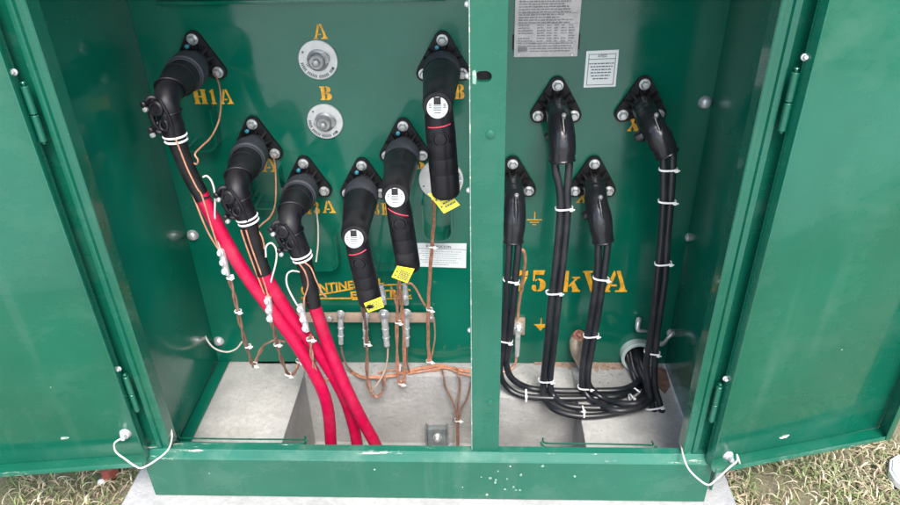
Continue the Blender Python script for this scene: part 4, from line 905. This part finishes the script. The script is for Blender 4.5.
wire([(-0.1543,0.22,0.2588), (-0.1685,0.3,0.1715), (-0.1825,0.38,0.0455), (-0.1898,0.4,-0.0418), (-0.1977,0.4,-0.1359), (-0.1915,0.39,-0.1854), (-0.1738,0.38,-0.2038), (-0.1562,0.39,-0.193), (-0.1487,0.4,-0.1549), (-0.1542,0.41,-0.1327)], .0028, 'oldcopper', 'dull copper wire from the left arrester curling into a hook at the floor', strands=2, twist=.3)
wire([(-0.1335,0.43,-0.0584), (-0.1384,0.42,-0.1029), (-0.1503,0.4,-0.1355), (-0.1714,0.385,-0.165), (-0.1871,0.38,-0.1841)], .0028, 'bar', 'pale copper tail under the large lug of the ground bar')
wire([(-0.2714,0.43,-0.0516), (-0.2693,0.43,-0.0892), (-0.2612,0.43,-0.1274), (-0.2429,0.4305,-0.155)], .0030, 'oldcopper', 'dull copper tail under the leftmost lug of the ground bar')
wire([(-0.2564,0.4395,-0.155), (-0.2159,0.4117,-0.154), (-0.156,0.4122,-0.154), (-0.1035,0.426,-0.154), (-0.0512,0.4491,-0.154), (0.0146,0.4634,-0.154), (0.0938,0.4411,-0.154), (0.1955,0.4374,-0.154)], .0029, 'copper', 'thick twisted copper run lying along the foot of the tank wall', strands=3, twist=.25)
wire([(-0.0792,0.4239,-0.152), (-0.029,0.4355,-0.15), (0.0305,0.4496,-0.15), (0.0821,0.4229,-0.15), (0.1356,0.4123,-0.152)], .0030, 'copper', 'second copper strand lying on the floor near the centre post')
wire([(-0.1702,0.43,-0.154), (-0.1202,0.4428,-0.153), (-0.0591,0.4342,-0.153), (0.0155,0.4439,-0.153)], .0026, 'copper', 'loose copper strand lying on the floor under the ground bar lugs')
wire([(0.0216,0.445,-0.15), (0.0258,0.4179,-0.146), (0.029,0.4092,-0.152), (0.0307,0.417,-0.1922), (0.0509,0.41,-0.2418), (0.0625,0.405,-0.2861), (0.0649,0.4,-0.3356), (0.0625,0.38,-0.5132)], .0030, 'oldcopper', 'dull copper wire running down the pit wall, left of two near the post')
wire([(0.0667,0.4453,-0.15), (0.0704,0.4182,-0.146), (0.0734,0.4096,-0.152), (0.0757,0.417,-0.1919), (0.0688,0.41,-0.262), (0.0682,0.405,-0.311), (0.0688,0.385,-0.5188)], .0030, 'oldcopper', 'dull copper wire running down the pit wall, right of two near the post')
wire([(0.1178,0.4367,-0.15), (0.1149,0.4098,-0.148), (0.1057,0.417,-0.1996), (0.0964,0.412,-0.2392), (0.0778,0.405,-0.2777), (0.0713,0.4,-0.3187)], .0026, 'oldcopper', 'short copper wire joining the pit wires from behind the post')
# right compartment copper
wire([(0.237,0.345,0.3277), (0.2452,0.35,0.316), (0.2505,0.37,0.274), (0.2492,0.42,0.1696), (0.2454,0.45,0.0819), (0.2444,0.455,0.0328)], .0044, 'copper', 'copper wire from the boot behind the post down to the earthing pad')
wire([(0.2438,0.45,-0.1028), (0.2402,0.45,-0.1335), (0.2225,0.4421,-0.154), (0.1955,0.4374,-0.154)], .0036, 'copper', 'copper tail from the earthing pad turning towards the post at the floor')
# side wall wire loop
wire([(-0.6779,0.455,-0.0062), (-0.672,0.44,-0.0316), (-0.6507,0.43,-0.061), (-0.6128,0.42,-0.0677), (-0.5808,0.42,-0.0563), (-0.5582,0.42,-0.0302)], .0026, 'whitewire', 'pale wire sagging from a stud at the left corner of the tank wall', 'pale_wire', 'pale bonding wires')
# door bonding wires
def world_on(root, l): return tuple(root.matrix_world @ l)
pl_ = world_on(dl, sl + V((-.004, -.014, 0))); pr_ = world_on(dr, sr + V((.004, -.014, 0)))
wire([pl_, tuple(V(pl_) + V((-.012, -.012, -.004)))] + [(-0.6813,-0.075,0.0501), (-0.663,-0.08,0.0335), (-0.6424,-0.085,0.0169), (-0.6316,-0.08,0.005), (-0.6097,-0.06,0.0057), (-0.5905,-0.03,0.0092), (-0.5966,0.01,0.0096), (-0.6048,0.03,0.0285)], .0021, 'whitewire', 'white bonding wire from the left door over the sill corner', 'bonding_wire', 'white bonding wires at the door corners')
wire([pr_, tuple(V(pr_) + V((.012, -.012, -.002)))] + [(0.7092,-0.03,0.0111), (0.7076,-0.04,0.003), (0.6889,-0.05,-0.0085), (0.6572,-0.07,-0.0248), (0.6375,-0.08,-0.0296), (0.6145,-0.07,-0.0191), (0.5986,-0.05,-0.0099), (0.594,-0.02,-0.0014), (0.6014,0.02,-0.0118)], .0021, 'whitewire', 'white bonding wire from the right door over the sill corner', 'bonding_wire', 'white bonding wires at the door corners')

# ------------------------------------------------------------------ cable ties
def tie_mesh(w, d):
    g = bmesh.new(); n = 28; prev = []
    # flat strap loop in the XY plane (stadium), width along Z
    pts = [(w*math.copysign(abs(math.cos(t))**.7, math.cos(t)), d*math.copysign(abs(math.sin(t))**.8, math.sin(t))) for t in [2*math.pi*i/n for i in range(n)]]
    rows = [[g.verts.new((x*s, y*s, z)) for x, y in pts] for s, z in ((1, -.0023), (1.07, -.0023), (1.07, .0023), (1, .0023))]
    for k in range(4):
        a, b = rows[k], rows[(k+1) % 4]
        for i in range(n): g.faces.new((a[i], a[(i+1) % n], b[(i+1) % n], b[i]))
    box(g, (w*.55, -d-.005, -.0036), (w*.55+.008, -d+.001, .0036), .0008)
    box(g, (w*.55+.008, -d-.0035, -.0016), (w*.55+.0125, -d-.0018, .0016), .0004)
    bmesh.ops.recalc_face_normals(g, faces=g.faces)
    me = bpy.data.meshes.new('cable_tie'); 
    for f in g.faces: f.smooth = True
    for e in g.edges: e.smooth = (len(e.link_faces) == 2 and e.calc_face_angle(0) < R(40))
    g.to_mesh(me); g.free(); me.materials.append(M['white']); return me
TM = {'pair': tie_mesh(.0205, .0110), 'one': tie_mesh(.0125, .0100), 'wire': tie_mesh(.0085, .0070), 'big': tie_mesh(.026, .018)}
proto = {}
def tie(kind, q, d, label, grp='white cable ties on the black cables', rz=0):
    if kind in proto: o = proto[kind].copy()
    else: o = bpy.data.objects.new('cable_tie', TM[kind]); proto[kind] = o
    C.objects.link(o); d = V(d).normalized()
    x = V((1, 0, 0)); x = (x - d*x.dot(d)).normalized() if abs(d.x) < .8 else V((0, 0, 1)); x = (x - d*x.dot(d)).normalized(); y = d.cross(x)
    m = Matrix((x, y, d)).transposed().to_4x4(); o.matrix_world = Matrix.Translation(V(q)) @ m @ Matrix.Rotation(R(rz + random.uniform(-9, 9)), 4, 'Z') @ Matrix.Rotation(R(random.uniform(-7, 7)), 4, 'Y')
    tag(o, label, 'cable tie', grp); return o
dz = (.0, .0, 1)
tie('pair', (0.336,0.34,0.4451), (.03,0,1), 'white cable tie on the upper left boot cables, level with the upper earth symbol')
tie('pair', (0.3261,0.34,0.2011), (.08,0,1), 'white cable tie on the upper left boot cables, beside the 5 of the rating')
tie('pair', (0.3202,0.335,-0.0938), (.08,0,1), 'white cable tie on the upper left boot cables, just above the floor')
tie('pair', (0.444,0.345,0.2411), (.08,0,1), 'white cable tie on the lower boot cables, over the V of the rating')
tie('pair', (0.4342,0.345,0.0576), (.10,0,1), 'white cable tie on the lower boot cables, beside the drain valve')
tie('pair', (0.431,0.335,-0.1189), (.10,0,1), 'white cable tie on the lower boot cables, where they meet the floor')
tie('pair', (0.5707,0.345,0.5432), (.0,0,1), 'white cable tie highest on the rightmost cables, just under the boot')
tie('pair', (0.5786,0.34,0.4627), (.02,0,1), 'white cable tie second from the top on the rightmost cables')
tie('pair', (0.5932,0.34,0.2892), (.06,0,1), 'white cable tie on the rightmost cables at the level of the 75 kVA rating')
tie('pair', (0.6014,0.335,0.0081), (.08,0,1), 'white cable tie on the rightmost cables beside the conduit mouth')
tie('big', (0.6171,0.29,-0.1464), (-.2,.3,1), 'white cable tie lowest on the rightmost cables, above the cut ends')
tie('pair', (0.2144,0.345,0.2349), (.04,0,1), 'white cable tie on the cables beside the post, left of the rating')
tie('pair', (0.2029,0.345,0.0396), (.05,0,1), 'white cable tie on the cables beside the post, left of the earthing pad')
tie('pair', (0.2653,0.324,-0.144), (1,-.05,0), 'white cable tie on the floor cables nearest the post', rz=90)
tie('pair', (0.4175,0.2621,-0.144), (1,.05,0), 'white cable tie on the front floor cables', rz=90)
tie('big', (0.5887,0.37,-0.1645), (.6,.5,.6), 'white cable tie where the floor cables turn up to the conduit, upper of two')
tie('pair', (0.5585,0.3042,-0.138), (.9,.3,0), 'white cable tie where the floor cables turn up to the conduit, lower of two', rz=90)
gw = 'small white cable ties on the copper wires'
tie('wire', (0.0099,0.38,0.3165), (.05,0,1), 'small white tie on the long copper wire over the warning sticker', gw)
tie('wire', (-0.0059,0.42,0.089), (.05,0,1), 'small white tie on the long copper wire at the bar end', gw)
tie('wire', (-0.016,0.44,-0.1151), (.0,0,1), 'small white tie on the long copper wire just above the floor', gw)
tie('wire', (-0.0927,0.39,0.066), (.0,0,1), 'small white tie on the copper loop beside the right lug of the bar', gw)
tie('wire', (-0.0988,0.4,-0.1662), (.0,0,1), 'small white tie at the bottom bend of the hanging copper loop', gw)
tie('wire', (-0.1866,0.395,-0.0123), (.0,0,1), 'small white tie on the hooked wire under the left arrester', gw)
tie('wire', (0.0667,0.4,-0.3145), (.0,0,1), 'small white tie around the copper wires on the pit wall', gw)
tie('wire', (-0.4546,0.2,0.3382), (-.2,0,1), 'small white tie just under the highest crimp connector', gw)
tie('wire', (-0.4645,0.225,0.2218), (-.2,0,1), 'small white tie halfway down the leftmost copper tail', gw)
tie('wire', (-0.4826,0.28,0.0676), (-.3,0,1), 'small white tie low on the leftmost copper tail', gw)
tie('wire', (-0.5027,0.34,-0.0451), (.3,0,1), 'small white tie at the tip of the leftmost V', gw)
tie('wire', (-0.3922,0.25,0.0987), (-.2,0,1), 'small white tie on the copper tail of the middle connector', gw)
tie('wire', (-0.4037,0.32,-0.0639), (.4,0,1), 'small white tie at the hook of the middle copper tail', gw)
tie('wire', (-0.3796,0.36,-0.0502), (.3,0,1), 'small white tie at the end of the middle copper tail', gw)
tie('wire', (-0.2881,0.2,0.1548), (-.1,0,1), 'small white tie just under the lowest crimp connector', gw)
tie('wire', (-0.2852,0.21,0.0088), (.6,0,1), 'small white tie at the floor bend of the tail between the red cables', gw)
tie('wire', (-0.1046,0.4394,-0.15), (1,0,0), 'small white tie on the copper run at the foot of the wall', gw)

# clamp on the pit wall
t = thing('wall_clamp', 'square steel clamp bolted to the pit wall beside the copper wires', 'clamp', (-0.0002,0.42,-0.4088))
q = V((0.0009,0.415,-0.3817)); g = bmesh.new()
box(g, (q.x-.030, PYA-.022, q.z-.050), (q.x+.030, PYA-.0005, q.z+.022), .003)
box(g, (q.x-.035, PYA-.026, q.z-.050), (q.x-.0305, PYA-.0005, q.z+.028), .001); box(g, (q.x+.0305, PYA-.026, q.z-.050), (q.x+.035, PYA-.0005, q.z+.028), .001)
part('clamp_body', g, simple('dull zinc', (.30, .34, .35), .45, .7, nscale=40, namp=.3, bstr=.4), t)
g = bmesh.new(); bolt(g, (q.x+.002, PYA-.0222, q.z-.008), (0, -1, 0), .012, .014); part('clamp_bolt', g, M['steel'], t)
# rusted shim on the floor at the right
g = bmesh.new(); a = (0.6885,0.4708,-0.156)
prism(g, [(p[0], p[1]) for p in [(0.6636,0.466,-0.156), (0.6901,0.4526,-0.156), (0.6849,0.3826,-0.156), (0.6636,0.3531,-0.156), (0.6485,0.3865,-0.156)]], -.1595, -.154, axis=2)
tag(finish(g, 'rusty_shim', M['rust']), 'rusty flat piece of steel lying in the right floor corner', 'scrap')
# reddish soil swept against the tank wall
g = bmesh.new(); rs = random.Random(8); px = .30
top = []
N = 46
for i in range(N+1):
    x = .30 + (.372)*i/N; w = .004 + .032*max(0, math.sin(math.pi*min(1, i/N*1.05)))**1.5 * (.3+.9*rs.random()); top.append((x, YP-.001-w))
for i in range(N):
    (xa, ya), (xb, yb) = top[i], top[i+1]
    va = [g.verts.new(p) for p in ((xa, YP-.001, ZF+.008), (xb, YP-.001, ZF+.008), (xb, (YP+yb)/2, ZF+.006), (xa, (YP+ya)/2, ZF+.006))]
    g.faces.new(va); vb = [g.verts.new(p) for p in ((xa, (YP+ya)/2, ZF+.006), (xb, (YP+yb)/2, ZF+.006), (xb, yb, ZF+.0006), (xa, ya, ZF+.0006))]; g.faces.new(vb)
bmesh.ops.remove_doubles(g, verts=g.verts, dist=.0003)
o = finish(g, 'loose_soil', M['soil']); tag(o, 'thin drift of reddish soil along the foot of the tank wall', 'soil', kind='stuff')

rs = random.Random(21); g = bmesh.new()
for _ in range(420):
    x, y = rs.choice([(rs.uniform(-.63, -.41), rs.uniform(.06, .47)), (rs.uniform(-.38, .1), rs.uniform(.435, .475)), (rs.uniform(.42, .68), rs.uniform(.06, .47)), (rs.uniform(.18, .66), rs.uniform(.35, .47)), (rs.gauss(.56, .07), min(.47, rs.gauss(.44, .03)))])
    if x > .685: continue
    q_ = rs.uniform(.0006, .0024); a0 = rs.uniform(0, 6)
    vs = [g.verts.new((x + q_*math.cos(a0+k*2.1)*rs.uniform(.6, 1.5), y + q_*math.sin(a0+k*2.1)*rs.uniform(.6, 1.3), ZF+.0004)) for k in range(3)]; tp = g.verts.new((x, y, ZF + q_*.9))
    for k in range(3): g.faces.new((vs[k], vs[(k+1) % 3], tp))
o = finish(g, 'debris', M['dirt']); tag(o, 'scattered crumbs of earth and grit on the cabinet floor', 'debris', kind='stuff')
# ------------------------------------------------------------------ grass, straw, bits
def blades(name, n, area, mats, lmin, lmax, wmin, wmax, flat, label, cat, seed):
    rs = random.Random(seed); g = bmesh.new()
    for _ in range(n):
        (x0, x1, y0, y1) = rs.choice(area); x, y = rs.uniform(x0, x1), rs.uniform(y0, y1)
        if -.745 < x < .75 and -.77 < y < .93: continue
        if math.sin(x*9+seed)*math.cos(y*11+seed*2) + .5*math.sin(x*23+y*17) < -.35 and rs.random() < .8: continue
        L = rs.uniform(lmin, lmax); w = rs.uniform(wmin, wmax); an = rs.uniform(0, 2*math.pi); lean = rs.uniform(*flat)
        d = V((math.cos(an), math.sin(an), 0)); s = V((-d.y, d.x, 0)); z = GZ + rs.uniform(-.004, .012)
        mi = rs.randrange(len(mats)); P = []
        K = 4
        for k in range(K+1):
            f = k/K; bend = lean*f*f + .15*lean*f
            P.append(V((x, y, z)) + d*L*math.sin(min(1.5, bend+.2*lean))*f + V((0, 0, L*f*math.cos(min(1.5, bend+.2*lean)))))
        pv = None
        for k, p in enumerate(P):
            ww = w*(1-.85*k/K)
            cur = (g.verts.new(p - s*ww), g.verts.new(p + V((0, 0, ww*.5))), g.verts.new(p + s*ww))
            if pv:
                for j in (0, 1):
                    f_ = g.faces.new((pv[j], pv[j+1], cur[j+1], cur[j])); f_.material_index = mi
            pv = cur
    me = bpy.data.meshes.new(name)
    for f in g.faces: f.smooth = True
    g.to_mesh(me); g.free(); o = bpy.data.objects.new(name, me); C.objects.link(o)
    for m in mats: me.materials.append(m)
    tag(o, label, cat, kind='stuff'); return o
gm = [simple('grass a', (.15, .23, .07), .6, bstr=0, nscale=15), simple('grass b', (.24, .31, .11), .6, bstr=0, nscale=15), simple('grass c', (.12, .19, .05), .6, bstr=0, nscale=15), simple('grass d', (.32, .32, .17), .65, bstr=0, nscale=15)]
sm = [simple('straw a', (.50, .42, .27), .8, bstr=0, nscale=20), simple('straw b', (.38, .30, .19), .8, bstr=0, nscale=20), simple('straw c', (.60, .52, .37), .8, bstr=0, nscale=20), simple('straw d', (.24, .18, .12), .85, bstr=0, nscale=20)]
AR = [(-1.6, -.74, -.35, .5), (.74, 1.7, -.35, .9), (.74, 1.3, -.3, .4)]
blades('grass', 9000, AR, gm, .012, .045, .0012, .0026, (.5, 1.5), 'short patchy green grass around the pad', 'grass', 3)
blades('straw_litter', 11000, AR, sm, .012, .05, .0012, .0034, (1.25, 1.55), 'dry straw and leaf litter on the soil around the pad', 'straw', 9)
def lump(name, q, s, mat, label, cat, seed, sq=(1, .8, .6)):
    rs = random.Random(seed); g = bmesh.new(); bmesh.ops.create_icosphere(g, subdivisions=2, radius=1)
    for v in g.verts:
        k = 1 + rs.uniform(-.18, .18); v.co = V((v.co.x*s*sq[0]*k, v.co.y*s*sq[1]*k, v.co.z*s*sq[2]*k)) + V(q)
    o = finish(g, name, M[mat], angle=25); tag(o, label, cat); return o
def shard(name, pts, z0, z1, mat, label, cat):
    g = bmesh.new(); prism(g, [(p[0], p[1]) for p in pts], z0, z1, axis=2, bev=.003); tag(finish(g, name, M[mat]), label, cat)
shard('brick_piece', [(-0.8993,0.1247,-0.25), (-0.8758,0.1459,-0.25), (-0.8555,0.1322,-0.25), (-0.8664,0.1081,-0.25), (-0.884,0.1044,-0.25)], -.268, -.235, 'clayb', 'broken red brick piece under the left door, near the white pad corner', 'brick')
lump('white_pebble', (-0.8903,0.1045,-0.262), .012, 'paper', 'small white crumb of plaster on the ground left of the pad', 'pebble', 4)
g = bmesh.new(); P = [(1.2332,0.1883,-0.25), (1.2635,0.2061,-0.25), (1.3038,0.1927,-0.25), (1.2874,0.1158,-0.25), (1.2245,0.0926,-0.25), (1.21,0.1179,-0.25), (1.2114,0.1507,-0.25)]
prism(g, [(p[0], p[1]) for p in P], -.262, -.232, axis=2, bev=.006)
tag(finish(g, 'white_block', M['paper']), 'white broken block on the grass at the right edge', 'block')

# ------------------------------------------------------------------ light, sky, camera
sc_ = bpy.context.scene
w = bpy.data.worlds.new('World'); sc_.world = w; w.use_nodes = True; nt = w.node_tree
bg = nt.nodes['Background']; sky = nt.nodes.new('ShaderNodeTexSky'); sky.sky_type = 'NISHITA'; sky.sun_disc = False
EL, AZ = 55, 168      # elevation and compass direction of the sun (behind the viewer, a little to the right)
sky.sun_elevation = R(EL); sky.sun_rotation = R(AZ); sky.dust_density = 3; sky.air_density = 1.0
nt.links.new(sky.outputs[0], bg.inputs[0]); bg.inputs[1].default_value = .15
sd = bpy.data.lights.new('sun', 'SUN'); sd.energy = 1.5; sd.angle = R(28); sd.color = (1, .97, .92)
so = bpy.data.objects.new('sun', sd); C.objects.link(so)
dirv = V((math.sin(R(AZ))*math.cos(R(EL)), math.cos(R(AZ))*math.cos(R(EL)), math.sin(R(EL))))
so.rotation_euler = dirv.to_track_quat('Z', 'Y').to_euler(); so.location = dirv*5
cd = bpy.data.cameras.new('camera'); co = bpy.data.objects.new('camera', cd); C.objects.link(co)
pit_, yaw_, rol_ = .5384, .0447, .0244
Mx = Matrix.Rotation(yaw_, 3, 'Z') @ Matrix.Rotation(-pit_, 3, 'X') @ Matrix.Rotation(rol_, 3, 'Y')
right, fwd, upv = Mx.col[0], Mx.col[1], Mx.col[2]
cm = Matrix((right, upv, -fwd)).transposed().to_4x4(); co.matrix_world = Matrix.Translation((.1244, -1.1239, 1.196)) @ cm
cd.sensor_width = 36; cd.lens = 678.42/900*36; cd.clip_start = .02; cd.clip_end = 500
sc_.camera = co
sc_.view_settings.view_transform = 'Standard'; sc_.view_settings.look = 'None'; sc_.view_settings.gamma = 1; sc_.view_settings.use_curve_mapping = False
sc_.view_settings.exposure = 1.45
for o in bpy.data.objects:
    if '_w' in o: del o['_w']
